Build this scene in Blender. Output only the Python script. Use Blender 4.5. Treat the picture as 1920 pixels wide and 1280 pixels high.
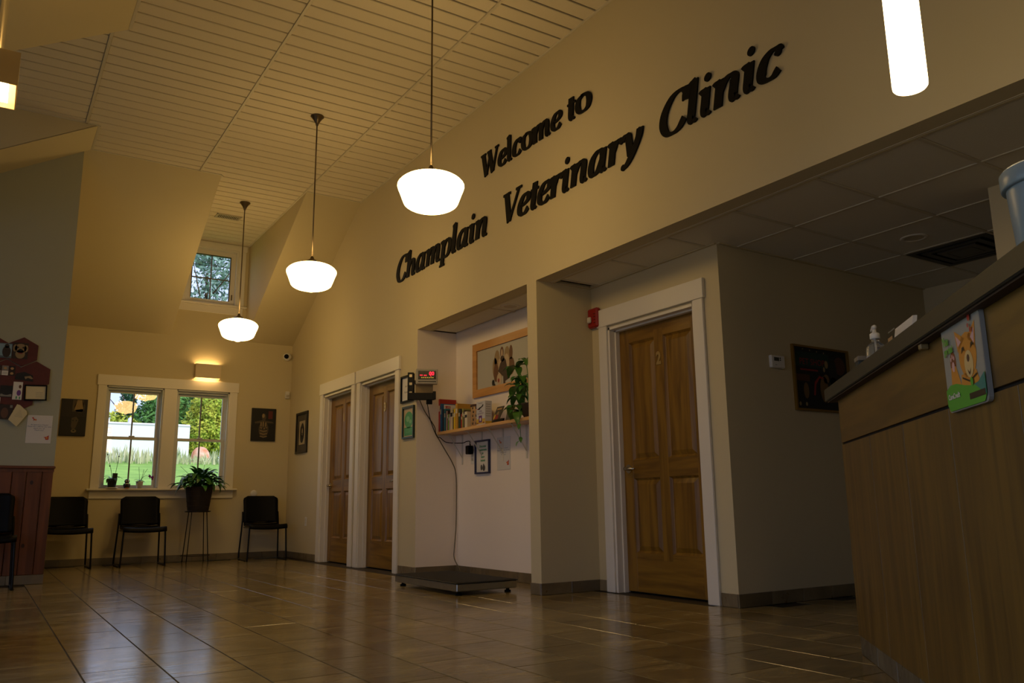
import bpy, math, random
from mathutils import Vector, Matrix
random.seed(7)
PI = math.pi
for o in list(bpy.data.objects): bpy.data.objects.remove(o)
scene = bpy.context.scene
COL = scene.collection

# ------------------------------------------------------------------ camera
cam_d = bpy.data.cameras.new('camera')
cam = bpy.data.objects.new('camera', cam_d); COL.objects.link(cam)
YAW, PIT, ROL, FPX = 0.57093766, 0.19689088, -0.01216159, 1534.09
fw = Vector((math.sin(YAW)*math.cos(PIT), math.cos(YAW)*math.cos(PIT), math.sin(PIT)))
r0 = Vector((math.cos(YAW), -math.sin(YAW), 0)); u0 = r0.cross(fw)
rr = r0*math.cos(ROL)+u0*math.sin(ROL); uu = -r0*math.sin(ROL)+u0*math.cos(ROL)
M = Matrix((rr, uu, -fw)).transposed().to_4x4(); M.translation = Vector((0, 0, .67))
cam.matrix_world = M
cam_d.sensor_fit = 'HORIZONTAL'; cam_d.sensor_width = 36.0; cam_d.lens = FPX*36/1920
cam_d.clip_start = .05; cam_d.clip_end = 400
scene.camera = cam

# ------------------------------------------------------------------ world, sun, exposure
world = bpy.data.worlds.new('World'); scene.world = world; world.use_nodes = True
wn = world.node_tree; wn.nodes.clear()
wo = wn.nodes.new('ShaderNodeOutputWorld'); wb = wn.nodes.new('ShaderNodeBackground')
wtc = wn.nodes.new('ShaderNodeTexCoord'); wnz = wn.nodes.new('ShaderNodeTexNoise'); wr = wn.nodes.new('ShaderNodeValToRGB')
wnz.inputs['Scale'].default_value = 3.0; wnz.inputs['Detail'].default_value = 5
wr.color_ramp.elements[0].position = .35; wr.color_ramp.elements[0].color = (.43, .55, .86, 1)
wr.color_ramp.elements[1].position = .65; wr.color_ramp.elements[1].color = (.66, .72, .90, 1)
wn.links.new(wtc.outputs['Generated'], wnz.inputs['Vector']); wn.links.new(wnz.outputs['Fac'], wr.inputs['Fac'])
wn.links.new(wr.outputs['Color'], wb.inputs['Color']); wn.links.new(wb.outputs[0], wo.inputs[0])
wb.inputs['Strength'].default_value = 1.75
sun_d = bpy.data.lights.new('sun', 'SUN'); sun_d.energy = 3.7; sun_d.angle = .12; sun_d.color = (1, .93, .82)
sun = bpy.data.objects.new('sun', sun_d); COL.objects.link(sun)
sun.rotation_euler = Vector((-.35, .75, -.75)).to_track_quat('-Z', 'Y').to_euler()
vs = scene.view_settings
vs.view_transform = 'Standard'; vs.look = 'None'; vs.exposure = 0.0; vs.gamma = 1.0; vs.use_curve_mapping = False
LAMP = (1.0, .65, .235)      # warm bulbs
LAMP_W = 15.5

# ------------------------------------------------------------------ materials
def lin(c):
    if isinstance(c, str):
        c = tuple(int(c[i:i+2], 16)/255 for i in (0, 2, 4))
    return tuple((x/12.92 if x <= .04045 else ((x+.055)/1.055)**2.4) for x in c)+(1,)
MATS = {}
def mat(name, col, rough=.6, metal=0, spec=.5, emit=None, estr=0, var=0, vscale=6, bump=0, bscale=60, stretch=None, coat=0, rvar=0, alt=None, trans=0):
    if name in MATS: return MATS[name]
    m = bpy.data.materials.new(name); m.use_nodes = True; nt = m.node_tree; b = nt.nodes['Principled BSDF']
    b.inputs['Base Color'].default_value = lin(col); b.inputs['Roughness'].default_value = rough
    b.inputs['Metallic'].default_value = metal; b.inputs['Specular IOR Level'].default_value = spec
    b.inputs['Coat Weight'].default_value = coat; b.inputs['Transmission Weight'].default_value = trans
    if emit: b.inputs['Emission Color'].default_value = lin(emit) if isinstance(emit, str) else tuple(emit)+(1,); b.inputs['Emission Strength'].default_value = estr
    if var or bump or rvar:
        g = nt.nodes.new('ShaderNodeTexCoord'); mp = nt.nodes.new('ShaderNodeMapping')
        if stretch: mp.inputs['Scale'].default_value = stretch
        nt.links.new(g.outputs['Object'], mp.inputs['Vector'])
        if var:
            n = nt.nodes.new('ShaderNodeTexNoise'); n.inputs['Scale'].default_value = vscale; n.inputs['Detail'].default_value = 5
            nt.links.new(mp.outputs[0], n.inputs['Vector'])
            rp = nt.nodes.new('ShaderNodeValToRGB'); c = lin(col)
            a = lin(alt) if alt else tuple(x*(1-var) for x in c[:3])+(1,)
            rp.color_ramp.elements[0].color = a; rp.color_ramp.elements[0].position = .32
            rp.color_ramp.elements[1].color = c; rp.color_ramp.elements[1].position = .66
            nt.links.new(n.outputs['Fac'], rp.inputs['Fac']); nt.links.new(rp.outputs[0], b.inputs['Base Color'])
        if bump:
            n2 = nt.nodes.new('ShaderNodeTexNoise'); n2.inputs['Scale'].default_value = bscale; n2.inputs['Detail'].default_value = 3
            nt.links.new(mp.outputs[0], n2.inputs['Vector'])
            bp = nt.nodes.new('ShaderNodeBump'); bp.inputs['Strength'].default_value = bump; bp.inputs['Distance'].default_value = .004
            nt.links.new(n2.outputs['Fac'], bp.inputs['Height']); nt.links.new(bp.outputs[0], b.inputs['Normal'])
    MATS[name] = m
    return m
def wood(name, light, dark, axis='z', scale=1.0, rough=.4, coat=0.15):
    if name in MATS: return MATS[name]
    m = bpy.data.materials.new(name); m.use_nodes = True; nt = m.node_tree; b = nt.nodes['Principled BSDF']
    g = nt.nodes.new('ShaderNodeTexCoord'); oi = nt.nodes.new('ShaderNodeObjectInfo'); mp = nt.nodes.new('ShaderNodeMapping')
    s = {'z': (14, 14, 1.1), 'x': (1.1, 14, 14), 'y': (14, 1.1, 14)}[axis]
    mp.inputs['Scale'].default_value = tuple(q*scale for q in s)
    va = nt.nodes.new('ShaderNodeVectorMath'); va.operation = 'ADD'
    ml = nt.nodes.new('ShaderNodeVectorMath'); ml.operation = 'SCALE'; ml.inputs[0].default_value = (7, 13, 5)
    nt.links.new(oi.outputs['Random'], ml.inputs['Scale'])
    nt.links.new(g.outputs['Object'], va.inputs[0]); nt.links.new(ml.outputs[0], va.inputs[1]); nt.links.new(va.outputs[0], mp.inputs['Vector'])
    n = nt.nodes.new('ShaderNodeTexNoise'); n.inputs['Scale'].default_value = 1.6; n.inputs['Detail'].default_value = 6; n.inputs['Distortion'].default_value = .6
    nt.links.new(mp.outputs[0], n.inputs['Vector'])
    rp = nt.nodes.new('ShaderNodeValToRGB'); rp.color_ramp.elements[0].color = lin(dark); rp.color_ramp.elements[0].position = .36
    rp.color_ramp.elements[1].color = lin(light); rp.color_ramp.elements[1].position = .62
    nt.links.new(n.outputs['Fac'], rp.inputs['Fac']); nt.links.new(rp.outputs[0], b.inputs['Base Color'])
    b.inputs['Roughness'].default_value = rough; b.inputs['Coat Weight'].default_value = coat; b.inputs['Coat Roughness'].default_value = .25
    bp = nt.nodes.new('ShaderNodeBump'); bp.inputs['Strength'].default_value = .08; bp.inputs['Distance'].default_value = .002
    nt.links.new(n.outputs['Fac'], bp.inputs['Height']); nt.links.new(bp.outputs[0], b.inputs['Normal'])
    MATS[name] = m
    return m
def tile_mat(name, c0, c1, c2, rough=.2):
    m = bpy.data.materials.new(name); m.use_nodes = True; nt = m.node_tree; b = nt.nodes['Principled BSDF']
    g = nt.nodes.new('ShaderNodeNewGeometry'); oi = nt.nodes.new('ShaderNodeObjectInfo')
    ml = nt.nodes.new('ShaderNodeVectorMath'); ml.operation = 'SCALE'; ml.inputs[0].default_value = (9, 17, 3)
    va = nt.nodes.new('ShaderNodeVectorMath'); va.operation = 'ADD'
    nt.links.new(oi.outputs['Random'], ml.inputs['Scale']); nt.links.new(g.outputs['Position'], va.inputs[0]); nt.links.new(ml.outputs[0], va.inputs[1])
    mp = nt.nodes.new('ShaderNodeMapping'); mp.inputs['Scale'].default_value = (1.6, 3.6, 1.6); nt.links.new(va.outputs[0], mp.inputs['Vector'])
    n = nt.nodes.new('ShaderNodeTexNoise'); n.inputs['Scale'].default_value = 1.7; n.inputs['Detail'].default_value = 7; n.inputs['Roughness'].default_value = .62; n.inputs['Distortion'].default_value = .5
    nt.links.new(mp.outputs[0], n.inputs['Vector'])
    rp = nt.nodes.new('ShaderNodeValToRGB'); e = rp.color_ramp.elements
    e[0].position = .30; e[0].color = lin(c0); e[1].position = .72; e[1].color = lin(c2); k = e.new(.5); k.color = lin(c1)
    nt.links.new(n.outputs['Fac'], rp.inputs['Fac'])
    hs = nt.nodes.new('ShaderNodeHueSaturation'); mr = nt.nodes.new('ShaderNodeMapRange')
    mr.inputs['To Min'].default_value = .78; mr.inputs['To Max'].default_value = 1.15
    nt.links.new(oi.outputs['Random'], mr.inputs['Value']); nt.links.new(mr.outputs[0], hs.inputs['Value']); nt.links.new(rp.outputs[0], hs.inputs['Color'])
    nt.links.new(hs.outputs[0], b.inputs['Base Color'])
    # slate-like relief running across the tile and uneven polish
    mp2 = nt.nodes.new('ShaderNodeMapping'); mp2.inputs['Scale'].default_value = (3.0, 16, 3); nt.links.new(va.outputs[0], mp2.inputs['Vector'])
    n2 = nt.nodes.new('ShaderNodeTexNoise'); n2.inputs['Scale'].default_value = 2.2; n2.inputs['Detail'].default_value = 6; n2.inputs['Roughness'].default_value = .6
    nt.links.new(mp2.outputs[0], n2.inputs['Vector'])
    bp = nt.nodes.new('ShaderNodeBump'); bp.inputs['Strength'].default_value = .10; bp.inputs['Distance'].default_value = .004
    nt.links.new(n2.outputs['Fac'], bp.inputs['Height']); nt.links.new(bp.outputs[0], b.inputs['Normal'])
    m2 = nt.nodes.new('ShaderNodeMapRange'); m2.inputs['From Min'].default_value = .3; m2.inputs['From Max'].default_value = .7
    m2.inputs['To Min'].default_value = rough*.7; m2.inputs['To Max'].default_value = rough*1.5
    nt.links.new(n2.outputs['Fac'], m2.inputs['Value']); nt.links.new(m2.outputs[0], b.inputs['Roughness'])
    b.inputs['Specular IOR Level'].default_value = .95
    MATS[name] = m
    return m
def glass_mat():
    m = bpy.data.materials.new('window_glass'); m.use_nodes = True; nt = m.node_tree; nt.nodes.clear()
    o = nt.nodes.new('ShaderNodeOutputMaterial'); mx = nt.nodes.new('ShaderNodeMixShader'); t = nt.nodes.new('ShaderNodeBsdfTransparent'); g = nt.nodes.new('ShaderNodeBsdfGlossy')
    f = nt.nodes.new('ShaderNodeFresnel'); f.inputs['IOR'].default_value = 1.52
    ad = nt.nodes.new('ShaderNodeMath'); ad.operation = 'MULTIPLY'; ad.inputs[1].default_value = 1.8
    g.inputs['Roughness'].default_value = .0; t.inputs['Color'].default_value = (.97, .98, .98, 1)
    nt.links.new(f.outputs[0], ad.inputs[0]); nt.links.new(ad.outputs[0], mx.inputs[0]); nt.links.new(t.outputs[0], mx.inputs[1]); nt.links.new(g.outputs[0], mx.inputs[2]); nt.links.new(mx.outputs[0], o.inputs[0])
    MATS['glass'] = m
    return m
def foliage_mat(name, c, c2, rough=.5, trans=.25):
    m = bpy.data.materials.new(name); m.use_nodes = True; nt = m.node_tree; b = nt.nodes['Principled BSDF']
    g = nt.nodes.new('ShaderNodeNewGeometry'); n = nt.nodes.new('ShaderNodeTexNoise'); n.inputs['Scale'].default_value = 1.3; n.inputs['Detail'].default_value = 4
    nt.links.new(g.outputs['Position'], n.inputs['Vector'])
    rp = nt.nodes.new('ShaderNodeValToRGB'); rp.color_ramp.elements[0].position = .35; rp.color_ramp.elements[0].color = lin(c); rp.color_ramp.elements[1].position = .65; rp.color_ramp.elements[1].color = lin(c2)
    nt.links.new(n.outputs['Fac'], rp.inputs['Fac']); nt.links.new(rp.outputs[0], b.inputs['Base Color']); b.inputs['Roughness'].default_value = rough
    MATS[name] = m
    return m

WALL = mat('wall_paint_tan', 'c7ba96', .75, bump=.05, bscale=180)
WALLG = mat('wall_paint_grey', 'a2a38f', .75, bump=.05, bscale=180)
WALLW = mat('wall_paint_recess', 'ebe0d4', .7, bump=.05, bscale=180)
DRY = mat('drywall_ceiling_paint', 'c4b792', .8, bump=.04, bscale=150)
TRIM = mat('white_trim_paint', 'ded8cc', .45)
PLANK = mat('ceiling_plank_white', 'd0c5ac', .85, bump=.06, bscale=200)
TEE = mat('ceiling_grid_metal', 'c6bda6', .5)
CTILE = mat('ceiling_tile_mineral', 'd9d4c4', .9, bump=.25, bscale=160)
DARK = mat('dark_void', '080706', .9)
FLOOR = tile_mat('floor_slate_tile', '5a4e34', '80704a', 'a59468', .17)
BASE = tile_mat('baseboard_tile', '544833', '6d5f45', '85775a', .35)
GROUT = mat('grout', '2e2618', .6)
DOORW = wood('door_stained_pine', '8c661a', '6a490c', 'z', .8, .42, .08)
DOORX = wood('door_stained_pine_rail', '8c661a', '6a490c', 'x', .8, .42, .08)
OAKV = wood('counter_oak_laminate', '6b5018', '533c0e', 'z', 1.1, .45, .1)
OAKH = wood('counter_oak_laminate_across', '6b5018', '533c0e', 'x', .8, .45, .1)
PINE = wood('wainscot_pine', '6d3a1c', '52280f', 'z', .7, .35, .35)
MAPLE = wood('shelf_maple', 'd8a964', 'c8954f', 'y', .5, .4, .15)
FRAMEW = wood('frame_maple', 'd09a58', 'bf8846', 'x', .6, .4, .15)
BLACKP = mat('black_plastic', '060607', .5, spec=.12)
BLACKM = mat('black_steel', '141414', .35, metal=.6)
CHROME = mat('brushed_nickel', 'b8ad98', .25, metal=1)
NICKEL = mat('dark_nickel', '6f6250', .3, metal=1)
BRASS = mat('brass_numeral', 'c9ad70', .4, metal=.8)
STEEL = mat('scale_steel', 'a5a59c', .35, metal=.9, var=.15, vscale=12)
RUBBER = mat('black_rubber_mat', '16181a', .55)
WHITEP = mat('white_plastic', 'd9d6cf', .4)
PAPER = mat('white_paper', 'd8d4cc', .7)
CREAM = mat('cream_paper', 'd0c296', .7)
BLACKC = mat('black_print', '0c0c0e', .5)
INK = mat('blue_ink', '31507a', .6)
NAVY = mat('navy_frame', '1b2550', .4)
GREENK = mat('green_print', '2f8a5b', .6)
GREENC = mat('bright_green_print', '4aa32c', .5)
TEALC = mat('teal_print', '1d7a72', .5)
RED = mat('red_print', 'b02a22', .5)
ORANGE = mat('orange_print', 'd08a2c', .55)
ORANGED = mat('brown_orange_print', '8a4a22', .55)
BROWN = mat('brown_print', '5a3a26', .6)
TANP = mat('tan_print', 'b08a5c', .6)
GREYP = mat('grey_print', '7d7a72', .6)
PINKP = mat('pink_print', 'd8a7a0', .6)
PURPLE = mat('purple_print', '6a3a84', .6)
YELLOW = mat('yellow_print', 'd0b030', .6)
SKYP = mat('pale_blue_print', '7d98a8', .6)
LETTER = mat('sign_letter_black', '060709', .5, spec=.15)
GLASS = glass_mat()
COUNTER = mat('counter_top_laminate', '222924', .5, var=.25, vscale=90)
SHADE = mat('lit_opal_glass', 'fff4e0', .25, emit=LAMP, estr=LAMP_W)
TUBE = mat('lit_frosted_tube', 'fff0d8', .3, emit=(1, .72, .38), estr=8)
GLOW = mat('lit_diffuser', 'fff4e0', .4, emit=(1, .66, .27), estr=20)
LEAF = mat('houseplant_leaf', '3c7a30', .35, var=.4, vscale=9)
LEAF2 = mat('variegated_leaf', '63943a', .35, var=.5, vscale=20, alt='2a5a2a')
BARK = mat('bark', '4a3a2a', .9, var=.3, vscale=8)

# ------------------------------------------------------------------ mesh builder
class MB:
    def __init__(s): s.v = []; s.f = []; s.m = []; s.cur = 0; s.sm = []
    def add(s, vs, fs, smooth=False):
        b = len(s.v); s.v += [tuple(v) for v in vs]
        for f in fs: s.f.append(tuple(i+b for i in f)); s.m.append(s.cur); s.sm.append(smooth)
        return s
    def box(s, x0, y0, z0, x1, y1, z1):
        v = [(x, y, z) for z in (z0, z1) for y in (y0, y1) for x in (x0, x1)]
        return s.add(v, [(0, 2, 3, 1), (4, 5, 7, 6), (0, 1, 5, 4), (2, 6, 7, 3), (0, 4, 6, 2), (1, 3, 7, 5)])
    def cbox(s, x0, y0, z0, x1, y1, z1, c=.004):      # chamfered on all edges
        X = (x0, x1); Y = (y0, y1); Z = (z0, z1); v = []; ix = {}
        for i in (0, 1):
            for j in (0, 1):
                for k in (0, 1):
                    dx, dy, dz = (c if i == 0 else -c), (c if j == 0 else -c), (c if k == 0 else -c)
                    for a in range(3):
                        ix[i, j, k, a] = len(v)
                        v.append((X[i]+(0 if a == 0 else dx), Y[j]+(0 if a == 1 else dy), Z[k]+(0 if a == 2 else dz)))
        f = []
        for a in range(3):
            for e in (0, 1):
                q = []
                for (p, r) in ((0, 0), (1, 0), (1, 1), (0, 1)):
                    t = [0, 0, 0]; t[a] = e; t[(a+1) % 3] = p; t[(a+2) % 3] = r; q.append(ix[t[0], t[1], t[2], a])
                f.append(tuple(q) if e else tuple(reversed(q)))
        for a in range(3):      # edges along axis a
            b, d = (a+1) % 3, (a+2) % 3
            for p in (0, 1):
                for r in (0, 1):
                    t0 = [0, 0, 0]; t1 = [0, 0, 0]; t0[a] = 0; t1[a] = 1; t0[b] = t1[b] = p; t0[d] = t1[d] = r
                    q = (ix[tuple(t0)+(b,)], ix[tuple(t1)+(b,)], ix[tuple(t1)+(d,)], ix[tuple(t0)+(d,)])
                    f.append(q if (p ^ r) else tuple(reversed(q)))
        for i in (0, 1):
            for j in (0, 1):
                for k in (0, 1):
                    q = (ix[i, j, k, 0], ix[i, j, k, 1], ix[i, j, k, 2])
                    f.append(q if (i+j+k) % 2 else tuple(reversed(q)))
        return s.add(v, f)
    def lathe(s, prof, c=(0, 0), n=24, smooth=True, cap=False):
        v = []; f = []
        for (r, z) in prof:
            for k in range(n): a = 2*PI*k/n; v.append((c[0]+r*math.cos(a), c[1]+r*math.sin(a), z))
        for i in range(len(prof)-1):
            for k in range(n):
                k2 = (k+1) % n; f.append((i*n+k, i*n+k2, (i+1)*n+k2, (i+1)*n+k))
        if cap: f.append(tuple(reversed(range(n)))); f.append(tuple(range((len(prof)-1)*n, len(prof)*n)))
        return s.add(v, f, smooth)
    def tube(s, pts, r, n=8, smooth=True):
        pts = [Vector(p) for p in pts]; v = []; f = []; R = r if isinstance(r, (list, tuple)) else [r]*len(pts)
        up = Vector((0, 0, 1)); prev = None
        for i, p in enumerate(pts):
            t = (pts[min(i+1, len(pts)-1)]-pts[max(i-1, 0)]).normalized()
            if prev is None:
                a = t.cross(up); a = a if a.length > .05 else t.cross(Vector((1, 0, 0)))
            else: a = prev-t*prev.dot(t)
            a.normalize(); prev = a; b = t.cross(a)
            for k in range(n): q = 2*PI*k/n; v.append(p+(a*math.cos(q)+b*math.sin(q))*R[i])
        m = len(pts)
        for i in range(m-1):
            for k in range(n): k2 = (k+1) % n; f.append((i*n+k, i*n+k2, (i+1)*n+k2, (i+1)*n+k))
        f.append(tuple(reversed(range(n)))); f.append(tuple(range((m-1)*n, m*n)))
        return s.add(v, f, smooth)
    def prism_y(s, poly, y0, y1):       # polygon in local (x,z), extruded along y
        n = len(poly); v = [(x, y0, z) for x, z in poly]+[(x, y1, z) for x, z in poly]
        f = [tuple(range(n)), tuple(reversed(range(n, 2*n)))]+[(i, i+n, (i+1) % n+n, (i+1) % n) for i in range(n)]
        return s.add(v, f)
    def prism_x(s, poly, x0, x1):       # polygon in (y,z)
        n = len(poly); v = [(x0, y, z) for y, z in poly]+[(x1, y, z) for y, z in poly]
        f = [tuple(range(n)), tuple(reversed(range(n, 2*n)))]+[(i, i+n, (i+1) % n+n, (i+1) % n) for i in range(n)]
        return s.add(v, f)
    def prism_z(s, poly, z0, z1):
        n = len(poly); v = [(x, y, z0) for x, y in poly]+[(x, y, z1) for x, y in poly]
        f = [tuple(reversed(range(n))), tuple(range(n, 2*n))]+[(i, (i+1) % n, (i+1) % n+n, i+n) for i in range(n)]
        return s.add(v, f)
    def frame(s, x0, z0, x1, z1, w, y0, y1):     # rectangular frame of four mitred bars, in (x,z)
        O = [(x0, z0), (x1, z0), (x1, z1), (x0, z1)]; I = [(x0+w, z0+w), (x1-w, z0+w), (x1-w, z1-w), (x0+w, z1-w)]
        for k in range(4):
            j = (k+1) % 4; s.prism_y([O[k], O[j], I[j], I[k]], y0, y1)
        return s
    def mesh(s, name, mats):
        me = bpy.data.meshes.new(name); me.from_pydata(s.v, [], s.f)
        for m in (mats if isinstance(mats, (list, tuple)) else [mats]): me.materials.append(m)
        me.polygons.foreach_set('material_index', s.m); me.polygons.foreach_set('use_smooth', s.sm); me.update()
        return me
    def build(s, name, mats, parent=None, loc=None, rz=0):
        return link(name, s.mesh(name, mats), parent, loc, rz)
def link(name, me, parent=None, loc=None, rz=0):
    o = bpy.data.objects.new(name, me); COL.objects.link(o)
    if parent: o.parent = parent
    if loc: o.location = loc
    if rz: o.rotation_euler.z = rz
    return o
def tag(o, label=None, cat=None, group=None, kind=None):
    if label: o['label'] = label
    if cat: o['category'] = cat
    if group: o['group'] = group
    if kind: o['kind'] = kind
    return o
def thing(name, label, cat, loc, rz=0, group=None):
    o = bpy.data.objects.new(name, None); COL.objects.link(o); o.location = loc; o.rotation_euler.z = rz; o.empty_display_size = .1
    return tag(o, label, cat, group)
def struct(name, mb, m, label=None):
    o = mb.build(name, m); tag(o, label, None, None, 'structure'); return o
def copy_tree(o, parent=None):
    c = o.copy(); COL.objects.link(c); c.parent = parent
    for ch in list(o.children): copy_tree(ch, c)
    return c
def cat(pts, n=6):      # catmull-rom through points (tuples of any length)
    out = []; P = [pts[0]]+list(pts)+[pts[-1]]
    for i in range(1, len(P)-2):
        for k in range(n):
            t = k/n
            out.append(tuple(.5*(2*b+(c-a)*t+(2*a-5*b+4*c-d)*t*t+(3*b-a-3*c+d)*t**3) for a, b, c, d in zip(P[i-1], P[i], P[i+1], P[i+2])))
    out.append(tuple(pts[-1])); return out
# flat printed layers: shapes in local (x,z), facing -y
def ell(cx, cz, rx, rz, n=16, rot=0):
    return [(cx+rx*math.cos(a)*math.cos(rot)-rz*math.sin(a)*math.sin(rot), cz+rx*math.cos(a)*math.sin(rot)+rz*math.sin(a)*math.cos(rot)) for a in [2*PI*k/n for k in range(n)]]
def rc(x0, z0, x1, z1): return [(x0, z0), (x1, z0), (x1, z1), (x0, z1)]
def text_geo(s, size, align='CENTER', shear=0, bold=0, sx=1):
    cu = bpy.data.curves.new('t', 'FONT'); cu.body = s; cu.size = size; cu.align_x = align; cu.shear = shear; cu.offset = bold; cu.resolution_u = 3
    ob = bpy.data.objects.new('t', cu); COL.objects.link(ob)
    me = bpy.data.meshes.new_from_object(ob.evaluated_get(bpy.context.evaluated_depsgraph_get()))
    v = [(p.co.x*sx, p.co.y) for p in me.vertices]; f = [tuple(p.vertices) for p in me.polygons]
    bpy.data.objects.remove(ob); bpy.data.curves.remove(cu); bpy.data.meshes.remove(me)
    return v, f
def prints(name, parent, layers, y=0.0, step=.0006):
    """layers: list of (material, [shapes]); shape = polygon or ('text', str, size, x, z[, kwargs])"""
    mb = MB(); mats = []
    for i, (m, shapes) in enumerate(layers):
        if m not in mats: mats.append(m)
        mb.cur = mats.index(m); yy = y-step*i
        for sh in shapes:
            if sh[0] == 'text':
                v, f = text_geo(sh[1], sh[2], **(sh[5] if len(sh) > 5 else {}))
                mb.add([(x+sh[3], yy, z+sh[4]) for x, z in v], f)
            else:
                A = sum(sh[k][0]*sh[(k+1) % len(sh)][1]-sh[(k+1) % len(sh)][0]*sh[k][1] for k in range(len(sh)))
                q = sh if A > 0 else list(reversed(sh))
                mb.add([(x, yy, z) for x, z in q], [tuple(range(len(q)))])
    return mb.build(name, mats, parent)
FAR, SGN = 0.0, -PI/2     # facing -Y / facing -X

# ================================================================== THE SETTING
XS, YF, ZC, ZL, ZE = 3.63, 11.56, 4.36, 2.45, 2.97     # sign wall, far wall, ceiling, lower ceiling, eaves
YD, YDW = 9.07, 11.56                                   # where the flat ceiling ends
XL, XG = .64, .573
XW = -1.85                                              # left outer wall
YB = -3.0                                               # wall behind the photographer
# ---- floor: grout bed and tiles
fl = struct('floor', MB().box(-2.3, YB-.2, -.2, 7.6, 11.8, -.003), GROUT, 'brown slate-look tile floor laid in running bond')
TW, TL, GAP = .308, .635, .0065
def tile_mesh(n, w, l, h=.012, c=.0009):
    b = MB(); x, y = w/2, l/2
    v = [(-x, -y, -h), (x, -y, -h), (x, y, -h), (-x, y, -h), (-x, -y, -c), (x, -y, -c), (x, y, -c), (-x, y, -c), (-x+c, -y+c, 0), (x-c, -y+c, 0), (x-c, y-c, 0), (-x+c, y-c, 0)]
    f = [(8, 9, 10, 11)]+[(4+i, 4+(i+1) % 4, 8+(i+1) % 4, 8+i) for i in range(4)]+[(i, (i+1) % 4, 4+(i+1) % 4, 4+i) for i in range(4)]
    return b.add(v, f).mesh(n, FLOOR)
tm = tile_mesh('tile', TW-GAP, TL-GAP)
cells = []
for i in range(-8, 21):
    x = .42+TW*i+TW/2
    off = .21 if i % 2 == 0 else .53
    for j in range(-6, 19):
        y = off+TL*j+TL/2
        if y > YF-.1 or y < -2.6 or x < XW+.1 or x > 6.6: continue
        if x > 4.15 and y > 3.9: continue
        if x > 3.6 and y > 7.4: continue
        if x < XG and y > YD: continue
        d = Vector((x, y, -.67)); z = d.dot(fw)
        vis = False
        if z > .3:
            px, py = 960+FPX*d.dot(rr)/z, 640-FPX*d.dot(uu)/z
            vis = -120 < px < 2010 and py < 1360
        cells.append((0 if vis else 1, math.hypot(x, y), x, y))
cells.sort()
rest = MB()
for k, (nv, dd, x, y) in enumerate(cells):
    if k < 300 and nv == 0:
        link('tile', tm, fl, (x, y, .0))
    else:
        w, l = TW-GAP, TL-GAP; rest.add([(x-w/2, y-l/2, 0), (x+w/2, y-l/2, 0), (x+w/2, y+l/2, 0), (x-w/2, y+l/2, 0)], [(0, 1, 2, 3)])
if rest.v: tag(rest.build('tile_field', FLOOR, fl), kind='stuff')

# ---- far wall (faces -Y) with three openings
def wall_y(name, y0, y1, x0, x1, z0, z1, holes, m, label):
    b = MB(); xs = sorted({x0, x1}|{h[0] for h in holes}|{h[1] for h in holes}); zs = sorted({z0, z1}|{h[2] for h in holes}|{h[3] for h in holes})
    for i in range(len(xs)-1):
        for j in range(len(zs)-1):
            cx, cz = (xs[i]+xs[i+1])/2, (zs[j]+zs[j+1])/2
            if any(h[0] < cx < h[1] and h[2] < cz < h[3] for h in holes): continue
            b.box(xs[i], y0, zs[j], xs[i+1], y1, zs[j+1])
    return struct(name, b, m, label)
def wall_x(name, x0, x1, y0, y1, z0, z1, holes, m, label):
    b = MB(); ys = sorted({y0, y1}|{h[0] for h in holes}|{h[1] for h in holes}); zs = sorted({z0, z1}|{h[2] for h in holes}|{h[3] for h in holes})
    for i in range(len(ys)-1):
        for j in range(len(zs)-1):
            cy, cz = (ys[i]+ys[i+1])/2, (zs[j]+zs[j+1])/2
            if any(h[0] < cy < h[1] and h[2] < cz < h[3] for h in holes): continue
            b.box(x0, ys[i], zs[j], x1, ys[i+1], zs[j+1])
    return struct(name, b, m, label)
W1, W2, WZ0, WZ1 = (1.24, 1.93), (2.09, 2.775), .93, 2.237
WD, WDZ = (2.105, 2.795), (3.46, 4.27)
wall_y('wall_far', YF, YF+.16, XW-.2, 7.5, -.05, 4.75, [W1+(WZ0, WZ1), W2+(WZ0, WZ1), WD+WDZ], WALL, 'tan far wall with paired windows')
# sign wall: upper band + sloped end + door zone
D1, D3, DZ = (9.18, 10.15), (7.94, 8.91), 2.075
wall_x('wall_right', XS, XS+.145, YB, YF, ZL, 4.7, [], WALL, 'tall tan wall carrying the clinic name')
wall_x('wall_door_side', XS, XS+.145, 7.45, YF, 0, ZL, [D1+(0, DZ), D3+(0, DZ)], WALL, 'tan wall with two wooden doors')
wall_y('wall_recess_side', 7.447, 7.60, XS+.0015, 4.3, 0, ZL, [], WALLW, 'side wall of the scale recess')
wall_x('wall_recess_back', 4.085, 4.185, 5.42, 7.449, 0, ZL+.2, [], WALLW, 'white back wall of the scale recess')
struct('wall_pillar', MB().box(XS, 5.28, 0, 4.31, 5.416, ZL), WALL, 'tan pillar between recess and door')
D2 = (4.11, 5.06)
wall_x('wall_door_alcove', 4.19, 4.31, 3.85, 5.28, 0, ZL+.2, [D2+(0, DZ)], WALL, 'tan wall around the nearest wooden door')
wall_y('wall_reception', 3.85, 4.0, 4.31, 6.85, 0, ZL+.2, [], WALL, 'tan wall with thermostat and poster')
wall_x('wall_reception_end', 6.70, 6.85, 1.0, 3.85, 0, ZL+.2, [], WALL, 'tan end wall behind reception')
wall_x('wall_reception_near', 4.80, 4.95, .2, 2.30, 0, ZL+.2, [], WALL, 'short tan wall behind the counter')
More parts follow.
